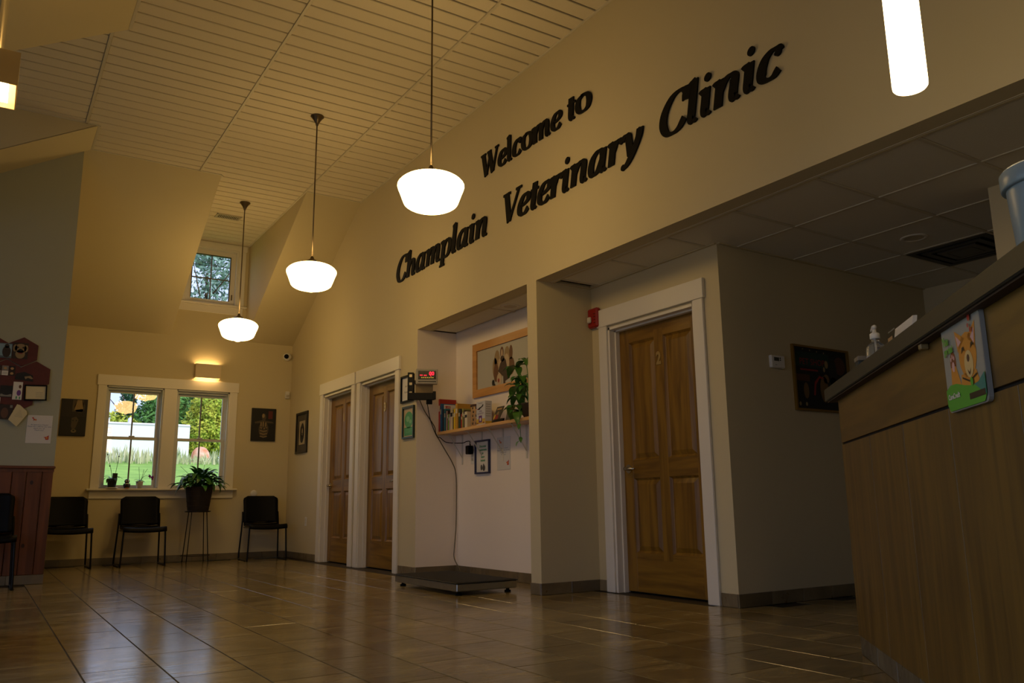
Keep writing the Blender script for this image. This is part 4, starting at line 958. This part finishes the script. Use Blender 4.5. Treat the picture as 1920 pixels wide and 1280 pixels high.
prints('screen', hd, [(SB, [rc(-.062, .17, .115, .255), rc(-.062, .145, .115, .154)]), (LED, [('text', '00', .05, .07, .212, {'bold': .002}), rc(-.045, .208, -.033, .217), rc(-.03, .208, -.018, .217), rc(-.005, .206, .007, .215), rc(.01, .206, .021, .215), rc(.06, .2, .068, .208)]),
    (LEDY, [rc(-.03+.018*k, .183, -.02+.018*k, .193) for k in range(7)])], -.0856)
# cables
def cable(name, label, pts, r, m=BLACKP):
    o = MB().tube(cat(pts, 6), r, 7).build(name, m); tag(o, label, 'cable'); return o
CB = mat('cable_tan', '5a5038', .6)
cable('scale_cable', 'long thin cable running down the recess corner to the scale', [(3.58, 7.28, 1.70), (3.70, 7.40, 1.60), (3.82, 7.425, 1.46), (3.845, 7.43, 1.38), (3.95, 7.43, 1.22), (4.03, 7.43, 1.10), (4.07, 7.425, .98), (4.073, 7.42, .7), (4.068, 7.42, .45), (4.05, 7.42, .25), (4.04, 7.40, .15), (4.03, 7.25, .02), (3.8, 7.0, .009), (3.66, 6.76, .009), (3.55, 6.66, .03)], .005, CB)
cable('adapter_cable', 'black cord from the readout to the adapter under the shelf', [(3.64, 7.24, 1.69), (3.74, 7.36, 1.52), (3.84, 7.415, 1.365), (3.88, 7.41, 1.345), (3.95, 7.40, 1.30), (4.07, 7.30, 1.29), (4.075, 7.22, 1.30), (4.07, 7.14, 1.295), (4.055, 7.115, 1.26)], .004)
o = thing('power_adapter', 'black power adapter plugged in under the shelf', 'adapter', (4.0751, 7.105, 1.165), SGN)
MB().cbox(-.03, -.06, 0, .03, -.001, .085, .006).build('body', BLACKP, o); MB().tube([(0, -.02, .085), (0, -.02, .10)], .006, 8).build('strain_relief', BLACKP, o)
# shelf
o = thing('wall_shelf', 'pale wooden shelf of books on white brackets in the recess', 'shelf', (4.085, 6.433, 1.375), SGN)
MB().cbox(-1.012, -.222, 0, 1.012, -.001, .03, .003).build('board', wood('shelf_maple_x', 'd8a964', 'c8954f', 'x', .5, .4, .15), o)
wb_ = mat('bracket_white', 'c9c4ba', .4)
for x in (-.88, -.49, -.10, .30):
    bk = MB().box(x-.012, -.2, -.004, x+.012, -.001, 0).box(x-.012, -.005, -.30, x+.012, -.001, 0)
    bk.prism_x([(-.165, -.004), (-.155, -.004), (-.004, -.225), (-.004, -.24)], x-.004, x+.004); bk.build('bracket', wb_, o)
SH = 1.405
def book(y, th, h, d, col, label, x0=3.885, tilt=0, extra=None, edge=True):
    """book standing on the shelf, spine to the room (-X), thickness along Y; y = far side"""
    q = thing('book', label, 'book', (x0, y-th/2, SH+.0003), 0, 'books on the shelf'); q.rotation_euler.x = tilt
    m = mat('book_'+col, col, .55)
    MB().box(0, -th/2, 0, .003, th/2, h).box(.003, -th/2, 0, d, -th/2+.0025, h).box(.003, th/2-.0025, 0, d, th/2, h).build('cover', m, q)
    MB().box(.003, -th/2+.0025, .003, d-.004, th/2-.0025, h-.003).build('pages', mat('book_pages', 'c9bd9f', .8), q)
    cv = q.children[0]; MB().box(-.0008, -th/2+.004, h*.62, 0, th/2-.004, h*.8).build('spine_label', mat('spine_'+('d' if extra is None else extra), 'd0c8b0' if extra is None else extra, .6), cv)
    return q
q = book(7.44, .028, .335, .19, 'a02a1e', 'tall red book at the far left end of the shelf', 3.875)
q2 = book(7.408, .022, .285, .185, '2a5a86', 'blue spined book beside the tall red book', 3.878)
o = thing('magazine', 'white magazine with a red masthead leaning on the blue book', 'magazine', (3.905, 7.376, SH+.0003), FAR)
MB().cbox(0, -.004, 0, .17, .004, .275, .001).build('pages', PAPER, o)
prints('cover_print', o, [(mat('masthead_red', 'b0261e', .5), [rc(.012, .225, .072, .262)]), (PAPER, [('text', 'LIFE', .034, .042, .2325)]), (ORANGED, [ell(.115, .19, .05, .045)]), (TANP, [ell(.115, .2, .03, .02)])], -.0045)
Y = 7.366
for th, h, d, col, ex, lab in ((.030, .225, .13, '22242a', '3a3a40', 'black book before the white magazine'), (.026, .225, .14, '2a7f8c', None, 'teal book right of the black book'), (.018, .21, .14, '22242b', '22242a', 'thin dark book right of the teal book'), (.020, .20, .13, 'd8b8a0', None, 'pale pink thin book among dark ones'), (.016, .20, .13, '4a2a2a', None, 'thin maroon book beside the pale pink one'), (.018, .165, .12, '8ac02a', None, 'short lime green book beside the maroon one'), (.024, .16, .12, 'a88aa0', None, 'short mauve book right of the lime one'),
                               (.050, .215, .15, 'cbbd9c', '22242a', 'thick cream book with dark lettering'), (.018, .20, .14, '3a3028', None, 'thin dark brown book in the row middle'), (.032, .205, .15, 'd8b81e', None, 'bright yellow book in the row middle'), (.014, .20, .14, '4a3a2a', None, 'thin brown book behind the yellow one')):
    book(Y, th, h, d, col, lab, 3.885, 0, ex); Y -= th+.0012
book(Y, .042, .25, .195, 'c09232', 'tall ochre book with wide cover in the middle of the shelf', 3.878); Y -= .0435
for th, h, d, col, ex, lab in ((.028, .195, .13, '2c4a44', None, 'dark green book right of the ochre one'), (.022, .185, .13, '2a2c30', '3a3a40', 'charcoal book right of the dark green one'), (.020, .14, .12, 'a82e22', None, 'short red book right of the charcoal one'), (.026, .19, .15, '8a8a4a', None, 'olive book behind the short red one'), (.022, .17, .14, '3a2a22', None, 'short dark brown book'), (.05, .155, .14, 'd2cab4', '22242a', 'white book with black lettering at the right end of the row')):
    book(Y, th, h, d, col, lab, 3.888, 0, ex); Y -= th+.0012
o = thing('treat_canister', 'tan canister printed with black paw marks on the shelf', 'canister', (3.965, Y-.075, SH+.0003), 0)
MB().lathe([(.001, 0), (.068, 0), (.07, .004), (.07, .19), (.066, .194), (.001, .194)], n=28).build('body', mat('canister_tan', 'b0895a', .5), o); cb_ = o.children[0]
MB().lathe([(.001, .194), (.074, .194), (.076, .2), (.074, .214), (.03, .22), (.001, .222)], n=28).build('lid', mat('canister_lid', '4a2c1e', .45), o)
for a in (-2.9, -2.35, -1.8):
    for k in range(5):
        z = .025+.037*k; b = MB(); R = .0708
        for (du, dz, r) in ((0, 0, .008), (-.008, .010, .0035), (0, .013, .0035), (.008, .010, .0035)):
            aa = a+du/R+(.12 if k % 2 else 0); c = Vector((R*math.cos(aa), R*math.sin(aa), z+dz)); tn = Vector((-math.sin(aa), math.cos(aa), 0)); n_ = Vector((math.cos(aa), math.sin(aa), 0))
            v = [c+tn*(r*math.cos(2*PI*i/8))+Vector((0, 0, r*math.sin(2*PI*i/8)))+n_*.0006 for i in range(8)]; b.add(v, [tuple(range(8))])
        b.build('paw_mark', BLACKC, cb_)
o = thing('supplement_carton', 'white carton with a purple label and leaping animal print on the shelf', 'box', (3.895, 6.705, SH+.0003), SGN)
MB().cbox(.0, 0, 0, .16, .075, .225, .002).build('carton', mat('carton_white', 'c8c8cc', .5), o); ct_ = o.children[0]
prints('front_print', ct_, [(mat('carton_yellow', 'c9a83a', .5), [rc(.001, .012, .159, .06)]), (PURPLE, [rc(.045, .025, .105, .09)]), (PAPER, [ell(.075, .055, .014, .016)]), (BLACKC, [[(.02, .15), (.06, .168), (.10, .176), (.118, .192), (.136, .19), (.12, .172), (.08, .16), (.06, .146)]]), (RED, [ell(.024, .155, .009, .005)]), (ORANGED, [ell(.025, .02, .014, .007), ell(.135, .022, .016, .008)]), (PURPLE, [('text', 'QUANTUM', .022, .082, .102), ('text', 'SUPER', .02, .082, .124)]), (GREYP, [rc(.04, .205, .12, .209)])], -.0006, .0003)
b = prints('side_print', ct_, [(GREYP, [rc(.01, .19-.022*k, .06, .194-.022*k) for k in range(6)]), (MATS['carton_yellow'], [rc(.002, .012, .073, .035)])], 0)
b.rotation_euler.z = PI/2; b.location = (.1606, 0, 0)
o = thing('booklet', 'dark illustrated booklet leaning back on the shelf', 'booklet', (3.905, 6.455, SH+.0003), SGN); o.rotation_euler.x = 0
b = MB(); b.prism_x([(.0, 0), (.006, 0), (.076, .155), (.07, .157)], 0, .12); b.build('cover', mat('booklet_dark', '3a3428', .5), o)
def lean(q): return [(x, .0+.07*z/.157-.0012, z) for x, z in q]
b = MB()
for i, (m, sh) in enumerate(((TANP, rc(.02, .125, .1, .14)), (fur, ell(.06, .085, .02, .025)), (red2, ell(.06, .045, .03, .035)), (YELLOW, ell(.022, .06, .012, .025)), (GREENC, rc(.01, .005, .05, .014)))):
    b.cur = i; b.add([(x, y-.0004*i, z) for x, y, z in lean(sh)], [tuple(range(len(sh)))])
b.build('cover_print', [TANP, fur, red2, YELLOW, GREENC], o)
o = thing('booklet', 'plain grey booklet standing behind the dark illustrated one', 'booklet', (4.02, 6.40, SH+.0003), SGN)
MB().prism_x([(.0, 0), (.004, 0), (.040, .15), (.036, .15)], 0, .11).build('cover', mat('booklet_grey', '8d8878', .6), o)
o = thing('name_plate', 'small black name plate lying forward on the shelf', 'sign', (3.868, 6.385, SH+.0003), SGN)
MB().prism_x([(.0, 0), (.03, 0), (.034, .03), (.03, .03)], 0, .17).build('plate', BLACKP, o); MB().box(.015, .008, .0, .155, .0095, .006).build('foot_strip', GREYP, o)
# framed art
o = framed((4.085, 6.50, 1.718), SGN, .57, .54, .075, 'large maple framed print of a dog pack above the shelf', wood('frame_maple_x', 'd09a58', 'bf8846', 'x', .6, .4, .15), mat('art_paper', 'b8b4a4', .6),
       [(mat('art_tan', '9a8058', .6), [ell(-.12, .32, .05, .10), ell(-.16, .25, .045, .10), ell(.06, .34, .05, .09), ell(-.03, .25, .06, .10)]), (mat('art_brown', '6a4426', .6), [ell(-.03, .385, .032, .055), ell(-.14, .20, .045, .09), ell(.13, .23, .06, .085), ell(.13, .36, .03, .07)]), (mat('art_cream', 'c0a888', .6), [ell(-.03, .375, .016, .04), ell(.05, .27, .05, .09), ell(-.07, .28, .03, .05)]),
        (mat('art_dark', '3a2418', .6), [[(-.10, .21), (-.06, .28), (.0, .33), (.04, .30), (.07, .2), (.11, .12), (.03, .1), (.02, .05), (-.005, .05), (-.01, .15), (-.06, .18)], ell(-.02, .32, .035, .03)]), (MATS['art_cream'], [ell(-.08, .13, .045, .06)]), (red2, [ell(-.09, .12, .015, .02)]), (BLACKC, [ell(-.19, .11, .022, .03), ell(-.165, .075, .015, .02)])], 'framed_art')
# shelf plant
o = thing('shelf_plant', 'leafy umbrella plant trailing at the right end of the shelf', 'plant', (3.94, 5.86, SH+.0003))
MB().lathe([(.001, 0), (.055, 0), (.075, .12), (.078, .125), (.07, .125), (.001, .11)], n=20).build('pot', mat('plant_pot', '3a2c20', .6), o)
UL = leaf_mesh('leaf', .14, .034, .55, LEAF); UL2 = leaf_mesh('leaf', .17, .042, .8, LEAF2)
rng = random.Random(11)
for (hx_, hy, hz, n) in ((-.03, .16, .46, 7), (-.02, .10, .36, 7), (.0, .20, .30, 7), (-.03, .13, .20, 7), (-.04, .17, .12, 6), (.0, .05, .5, 7), (-.02, .02, .28, 7), (-.06, .10, .06, 7)):
    MB().tube(cat([(0, 0, .1), (hx_*.5, hy*.4, hz*.7), (hx_, hy, hz)], 4), .0035, 5).build('stem', LEAF, o)
    for k in range(n):
        a = 2*PI*k/n+rng.uniform(-.2, .2); put_leaf(UL if k % 3 else UL2, o, (hx_, hy, hz), a, rng.uniform(-.6, .1), rng.uniform(.85, 1.15))
for z, a in ((-.06, 2.2), (-.17, 2.6), (-.20, 1.5)): put_leaf(UL, o, (-.115, -.02, z), a, -.9, .55)
MB().tube(cat([(-.05, .02, .12), (-.10, .0, .07), (-.118, -.01, .0), (-.118, -.02, -.1), (-.11, -.02, -.22)], 4), .003, 5).build('trailing_stem', LEAF, o)
o = framed((4.085, 6.90, .968), SGN, .137, .325, .016, 'navy framed notice with green lettering under the shelf', NAVY, PAPER,
       [(GREENK, [('text', t, .030, 0, .255-.034*i, {'bold': .0012, 'sx': .9}) for i, t in enumerate(('Discounted', 'appointments', 'for', 'Senior', 'Animals'))]), (mat('gray_cat_print', '4a4a48', .6), [ell(-.025, .06, .018, .028), ell(.02, .055, .026, .03), [(.0, .08), (.015, .1), (.03, .085)]])], 'framed_notice', 'notice')
notice((4.085, 6.525, .99), SGN, .115, .305, 'white laminated notice under the shelf right of the navy framed notice')

# ================================================================== RECEPTION COUNTER
AX, AY, CA = 3.374, 2.404, math.atan2(-.72440187, -.68937793)
o = thing('reception_counter', 'angled oak reception counter with dark top in the right foreground', 'counter', (AX, AY, 0), CA)
LC = 3.1
tk = tile_mat('kick_tile', '4a4436', '5c5442', '6e664f', .35)
MB().box(.002, .012, 0, LC, .55, .078).build('kick_base', tk, o)
for k in range(10): MB().cbox(.002+k*.31, .0, .001, .31+k*.31-.001, .012, .078, .0015).build('kick_tile', tk, o)
sx = [0, .555, 1.05, 1.54, 2.03, 2.52, LC]
for k in range(6): MB().cbox(sx[k]+(.0 if k == 0 else .0018), -.004, .08, sx[k+1]-.0018, .03, .925, .001).build('panel', OAKV, o)
MB().cbox(0, -.004, .935, LC, .03, 1.135, .001).build('upper_panel', OAKH, o)
MB().box(.004, .006, .08, LC, .55, 1.135).build('carcass', mat('counter_void', '120d08', .8), o)
MB().box(-.002, .0, .08, .0035, .55, 1.135).build('end_panel', OAKV, o)
MB().cbox(-.10, -.045, 1.14, LC, .66, 1.20, .004).build('counter_top', COUNTER, o)
MB().box(-.09, -.035, 1.135, LC, .64, 1.1405).build('underlay', mat('underlay_brown', '3a2a1c', .7), o)
tag_ = MB().cbox(-.028, .02, .93, -.002, .06, .985, .003).build('corner_clip', WHITEP, o)
MB().cbox(1.41, -.03, 1.118, 1.435, -.005, 1.136, .003).build('under_clip', MATS['bracket_tan'], o)
ca, sa = math.cos(CA), math.sin(CA)
def onc(u, d, z=1.2005): return (AX+ca*u-sa*d, AY+sa*u+ca*d, z)
# card on the counter front
p = onc(1.74, -.0045, .905)
o = thing('brochure_card', 'white and green card with a waving orange cat on the counter front', 'card', p, CA)
w, h, r = .15, .245, .018
rd_ = lambda x0, z0, x1, z1, r: [(cx+r*math.cos(a0+k*PI/8), cz+r*math.sin(a0+k*PI/8)) for (cx, cz, a0) in ((x1-r, z0+r, -PI/2), (x1-r, z1-r, 0), (x0+r, z1-r, PI/2), (x0+r, z0+r, PI)) for k in range(5)]
MB().prism_y(rd_(-w, 0, w, h, r), -.012, -.001).build('holder', mat('card_white', '90908a', .4), o)
wave = [(-w+.002, .062), (-.11, .074), (-.06, .072), (0, .06), (.06, .052), (.10, .056), (w-.002, .075)]
prints('print', o, [(mat('card_paper', '9a9a90', .4), [rd_(-w+.003, .003, w-.003, h-.003, r)]),
  (ORANGED, [ell(-.075, .13, .024, .032), ell(-.072, .09, .02, .05)]), (ORANGE, [[(-.105, .05), (-.095, .12), (-.055, .12), (-.035, .08), (-.02, .05)], [(-.03, .05), (-.02, .09), (.09, .09), (.11, .05)], ell(.04, .135, .065, .06), [(-.04, .212), (-.028, .15), (.03, .18)], [(.115, .212), (.10, .14), (.05, .18)]]),
  (PINKP, [[(-.032, .198), (-.022, .165), (.005, .175)], [(.107, .198), (.095, .155), (.075, .175)], ell(-.074, .12, .011, .014), ell(-.088, .142, .005, .006), ell(-.076, .148, .005, .006), ell(-.064, .143, .005, .006)]),
  (mat('cat_muzzle', 'd8b878', .5), [ell(.045, .11, .032, .036)]), (BROWN, [ell(.045, .125, .010, .010), [(.032, .098), (.045, .088), (.058, .098), (.052, .086), (.045, .080), (.038, .086)]]), (BLACKC, [[(.0, .142), (.008, .158), (.018, .16), (.028, .145), (.016, .152)], [(.068, .145), (.076, .16), (.086, .162), (.096, .15), (.084, .155)], [(-.01, .083), (.04, .068), (.095, .08), (.095, .076), (.04, .063), (-.01, .078)]]),
  (GREENC, [[(-w+.003, .003+r)]+[(-w+.003+r, .003), (w-.003-r, .003), (w-.003, .003+r)]+list(reversed(wave))]), (TEALC, [[(.07, .054), (.10, .056), (w-.003, .075), (w-.003, .02), (.12, .03)]]), (BLACKC, [rc(.03, .018, .142, .034)]), (GREENC, [ell(.058, .062, .010, .012)]),
  (PAPER, [('text', 'CareCredit', .020, -.085, .035, {'bold': .0006})]), (GREENC, [('text', 'You', .034, -.108, .185, {'bold': .0015, 'sx': .85}), ('text', 'got this!', .026, -.09, .160, {'bold': .0012, 'sx': .8})]),
  (RED, [ell(.088, .226, .009, .012), ell(.078, .205, .005, .006), ell(.092, .192, .006, .008)])], -.0125, .0004)
# things on the counter top
o = thing('sanitizer_bottle', 'clear pump bottle of hand sanitizer on the counter top', 'bottle', onc(.28, .12), CA); o.scale = (1.12, 1.12, 1.12)
clr = bpy.data.materials.new('clear_plastic'); clr.use_nodes = True; nt = clr.node_tree; bb = nt.nodes['Principled BSDF']
bb.inputs['Base Color'].default_value = (.9, .9, .86, 1); bb.inputs['Roughness'].default_value = .08; bb.inputs['Transmission Weight'].default_value = .92; bb.inputs['IOR'].default_value = 1.35; MATS['clear'] = clr
MB().lathe(cat([(.001, 0), (.034, .001), (.037, .008), (.037, .10), (.033, .122), (.018, .136), (.015, .14), (.015, .15)], 3), n=26).build('bottle', clr, o); bo_ = o.children[0]
MB().lathe([(.0376, .02), (.0376, .08)], n=26).build('label_band', mat('sanitizer_label', '8aa0b0', .5, var=.5, vscale=40, alt='a04a42'), bo_)
MB().lathe([(.001, .15), (.018, .15), (.019, .153), (.019, .17), (.014, .174), (.008, .176), (.007, .19), (.001, .19)], n=18).build('pump_collar', WHITEP, o)
b = MB(); b.tube([(.008, 0, .197), (-.01, 0, .198), (-.036, 0, .194), (-.044, 0, .188)], [.009, .0085, .006, .0045], 8); b.tube([(0, 0, .188), (0, 0, .2)], .008, 10); b.build('pump_head', WHITEP, o)
MB().tube([(0, 0, .02), (0, 0, .15)], .003, 6).build('dip_tube', WHITEP, bo_)
o = thing('card_box', 'small dark box with a pale lid at the counter end', 'box', onc(.09, .105), CA)
MB().cbox(-.035, -.03, 0, .035, .03, .10, .003).build('body', mat('teal_dark_box', '1c2c34', .5), o); MB().cbox(-.037, -.032, .10, .037, .032, .122, .003).build('lid', mat('box_lid_grey', '7d766a', .5), o)
o = thing('leaflet_holder', 'clear leaflet holder with white papers on the counter behind the pump bottle', 'holder', onc(.52, .13), CA)
MB().box(-.0, -.02, 0, .26, .02, .01).build('base', clr, o); MB().prism_x([(-.012, .01), (.004, .01), (.03, .162), (.014, .162)], .0, .26).build('leaflets', PAPER, o)
prints('print', o, [(GREYP, [rc(.02+.0, .14, .12, .145)]), (TANP, [rc(.01, .06, .08, .12)])], -.02)
o = thing('treat_tub', 'pale blue plastic tub with lid at the right edge on the counter', 'tub', onc(2.0, .145), CA)
tb_ = mat('tub_pale_blue', '8a9a9e', .3)
MB().lathe([(.001, 0), (.085, 0), (.09, .006), (.1, .20), (.1, .21)], n=36).build('body', tb_, o)
MB().lathe([(.1, .205), (.109, .205), (.111, .209), (.111, .245), (.105, .252), (.001, .252)], n=36).build('lid', tb_, o)

# ================================================================== OUTDOORS
gm = foliage_mat('lawn_grass', '6a9236', '84aa48', .9)
b = MB(); N = 24; ys = [11.9, 14, 18, 24, 30, 36, 40, 44, 60, 90, 140]; xs_ = [-40+10*k for k in range(13)]
gz = lambda y: -.25 if y < 12 else (-.05+.1*(y-12) if y < 40 else 2.75+.012*(y-40))
v = [(x, y, gz(y)+.05*math.sin(x*.7+y)) for y in ys for x in xs_]; n = len(xs_)
b.add(v, [(j*n+k, j*n+k+1, (j+1)*n+k+1, (j+1)*n+k) for j in range(len(ys)-1) for k in range(n-1)], True)
o = b.build('ground_lawn', gm); tag(o, 'green lawn rising behind the building', kind='structure')
o = MB().box(-60, -40, -.3, -2.2, 11.9, -.26).box(-2.2, -40, -.3, 60, -3.4, -.26).box(7.6, -3.4, -.3, 60, 11.9, -.26).build('ground_pavement', mat('grey_pavement', '8f8d88', .9, var=.2, vscale=3)); tag(o, 'grey pavement around the building', kind='structure')
rng = random.Random(3); b = MB()
for k in range(1500):
    x = rng.uniform(-2, 13); y = rng.uniform(38, 41.5); z = gz(y); h = rng.uniform(.35, .95)*(.7+.35*math.sin(x*2.1)*math.sin(x*.9+1)); w = rng.uniform(.015, .04); a = rng.uniform(0, PI); lx, ly = rng.uniform(-.15, .15), rng.uniform(-.1, .1)
    dx, dy = math.cos(a)*w, math.sin(a)*w
    b.add([(x-dx, y-dy, z), (x+dx, y+dy, z), (x+lx*.5+dx, y+ly*.5+dy, z+h*.6), (x+lx*.5-dx, y+ly*.5-dy, z+h*.6), (x+lx, y+ly, z+h)], [(0, 1, 2, 3), (3, 2, 4)])
o = b.build('tall_weeds', foliage_mat('weeds', '9aaa78', 'c4c0a0', .9)); tag(o, 'tall pale weeds along the lawn edge in front of the trailer', 'weeds', kind='stuff')
o = thing('box_trailer', 'long white box trailer seen through the left window', 'trailer', (5.6, 51, gz(50)))
tw = mat('trailer_white', 'dcdde2', .5)
MB().cbox(-4.25, -1.2, .35, 4.25, 1.2, 2.55, .03).build('body', tw, o); tbody = o.children[0]
for z in (.42, 2.42): MB().box(-4.26, -1.22, z, 4.26, -1.2, z+.06).build('rail', mat('trailer_rail', 'b9bac2', .4, metal=.3), tbody)
MB().frame(-.75, 1.95, .15, 2.25, .03, -1.225, -1.2).build('hatch', MATS['trailer_rail'], tbody)
for x in (-.2, 1.1): MB().cbox(x-.25 if x < 0 else x-.08, -1.0, 2.55, x+.25 if x < 0 else x+.08, -.5, 2.7 if x < 0 else 2.85, .03).build('roof_vent', tw, tbody)
for x in (-3, -1.9):
    b = MB(); b.lathe([(.001, -.12), (.4, -.12), (.42, -.08), (.42, .08), (.4, .12), (.001, .12)], n=20); b.v = [(x+q[0], -1.0+q[2], .42+q[1]) for q in b.v]; b.build('wheel', BLACKP, o)
MB().box(3.2, -.9, 0, 3.4, -.7, .35).box(3.2, .7, 0, 3.4, .9, .35).build('landing_leg', BLACKM, o)
o = thing('tarped_pile', 'orange tarp covered pile beside the white trailer', 'pile', (10.55, 50, gz(50)))
b = MB(); b.lathe(cat([(.55, 0), (.56, .4), (.48, .95), (.25, 1.25), (.0005, 1.32)], 4), n=20); b.build('tarp', mat('tarp_orange', 'c87a56', .7, var=.4, vscale=3, alt='d8c0b0'), o); MB().tube([(.56*math.cos(2*PI*k/20), .56*math.sin(2*PI*k/20), .55) for k in range(21)], .02, 5).build('strap', PAPER, o)
def crown(lobes, n, ls, rng):
    b = MB(); tot = sum(l[3]**2 for l in lobes)
    for (cx, cy, cz, r, sq) in lobes:
        for k in range(int(n*r*r/tot)):
            d = Vector((rng.gauss(0, 1), rng.gauss(0, 1), rng.gauss(0, 1))).normalized(); q = r*rng.uniform(.45, 1.05)
            c = Vector((cx, cy, cz))+Vector((d.x*q, d.y*q, d.z*q*sq)); s = ls*rng.uniform(.6, 1.3)
            a1 = Vector((rng.gauss(0, 1), rng.gauss(0, 1), rng.gauss(0, 1))).normalized(); a2 = a1.cross(d+Vector((.01, .02, .03))).normalized()
            b.add([c-a1*s, c-a2*s*.45, c+a1*s, c+a2*s*.45], [(0, 1, 2, 3)])
    return b
def tree(x, y, lobes, n, ls, label, m, trunk, seed, name='tree'):
    o = thing(name, label, 'tree', (x, y, gz(y)), 0); rg = random.Random(seed)
    crown(lobes, n, ls, rg).build('crown', m, o)
    b = MB(); b.tube([(0, 0, -.1), (.05, 0, trunk*.5), (0, .05, trunk)], [.22, .17, .1], 8)
    for k in range(6):
        a = k*1.05; b.tube([(0, 0, trunk*(.45+.08*k)), (math.cos(a)*trunk*.12, math.sin(a)*trunk*.12, trunk*(.65+.06*k)), (math.cos(a)*trunk*.22, math.sin(a)*trunk*.22, trunk*(.8+.05*k))], [.08, .05, .02], 5)
    b.build('trunk', BARK, o)
FY = foliage_mat('foliage_yellow_green', '84a02c', 'b4b23c', .8); FG = foliage_mat('foliage_green', '3f7030', '5a8a3c', .8); FD = foliage_mat('foliage_dark', '1f4a34', '2c5a3e', .8); FH = foliage_mat('foliage_haze_tint', '64867c', '84a298', .8)  # FH leaves are paled to blue-grey, painting distance haze into their colour
tree(6.6, 57, [(0, 0, 2.2, 1.9, .8), (-1.5, 0, 2.0, 1.3, .8)], 5200, .15, 'yellowing hedge tree behind the left end of the trailer', FY, 2.6, 1)
tree(8.75, 67, [(0, 0, 6.2, .6, 1.8), (0, 0, 4.6, .9, 1.3), (0, 0, 3.2, 1.2, 1.1)], 4200, .16, 'dark pointed evergreen behind the trailer', FD, 6, 2)
tree(10.2, 62, [(0, 0, 3.2, 1.9, 1), (.3, 0, 5.0, 1.7, .9)], 8000, .17, 'full green tree behind the middle of the trailer', FG, 5, 3)
tree(12.2, 56, [(0, 0, 2.6, 1.8, 1), (.2, 0, 4.2, 1.4, .8), (-.7, 0, 1.6, 1.1, 1)], 8000, .15, 'bright yellow green bush beyond the orange pile', FY, 4, 4)
tree(15.9, 59, [(0, 0, 2.2, 1.9, .9), (.0, 0, 4.2, 1.7, .9)], 7000, .16, 'green bush at the right of the right window', FG, 4, 5)
tree(15.2, 74, [(0, 0, 6.0, 2.6, 1), (-.8, 0, 4.0, 2.4, 1)], 7000, .2, 'dark green tree above the yellow bush', FD, 7, 6)
tree(3.0, 63, [(0, 0, 2.2, 1.8, .9), (-1.6, 0, 2.4, 1.6, .9)], 5000, .18, 'green hedge tree at the left edge of the left window', FG, 3, 7)
tree(13.6, 66, [(0, 0, 13.8, 1.7, 1), (.9, 0, 16.2, 1.9, 1), (-.3, .2, 17.4, 1.5, .8), (1.6, 0, 13.2, 1.4, .9), (-1.0, 0, 12.4, .9, .8), (1.5, 0, 18.4, 1.5, .8)], 3000, .2, 'tall haze-tinted tree seen through the high dormer window', FH, 16, 8)
o = thing('power_line', 'thin overhead wires beyond the dormer window', 'wire', (0, 58, 0))
for z in (17.4, 13.6): MB().tube([(-12, 0, z-.3), (12, 0, z), (40, 0, z+.3)], .02, 5).build('wire', BLACKP, o)
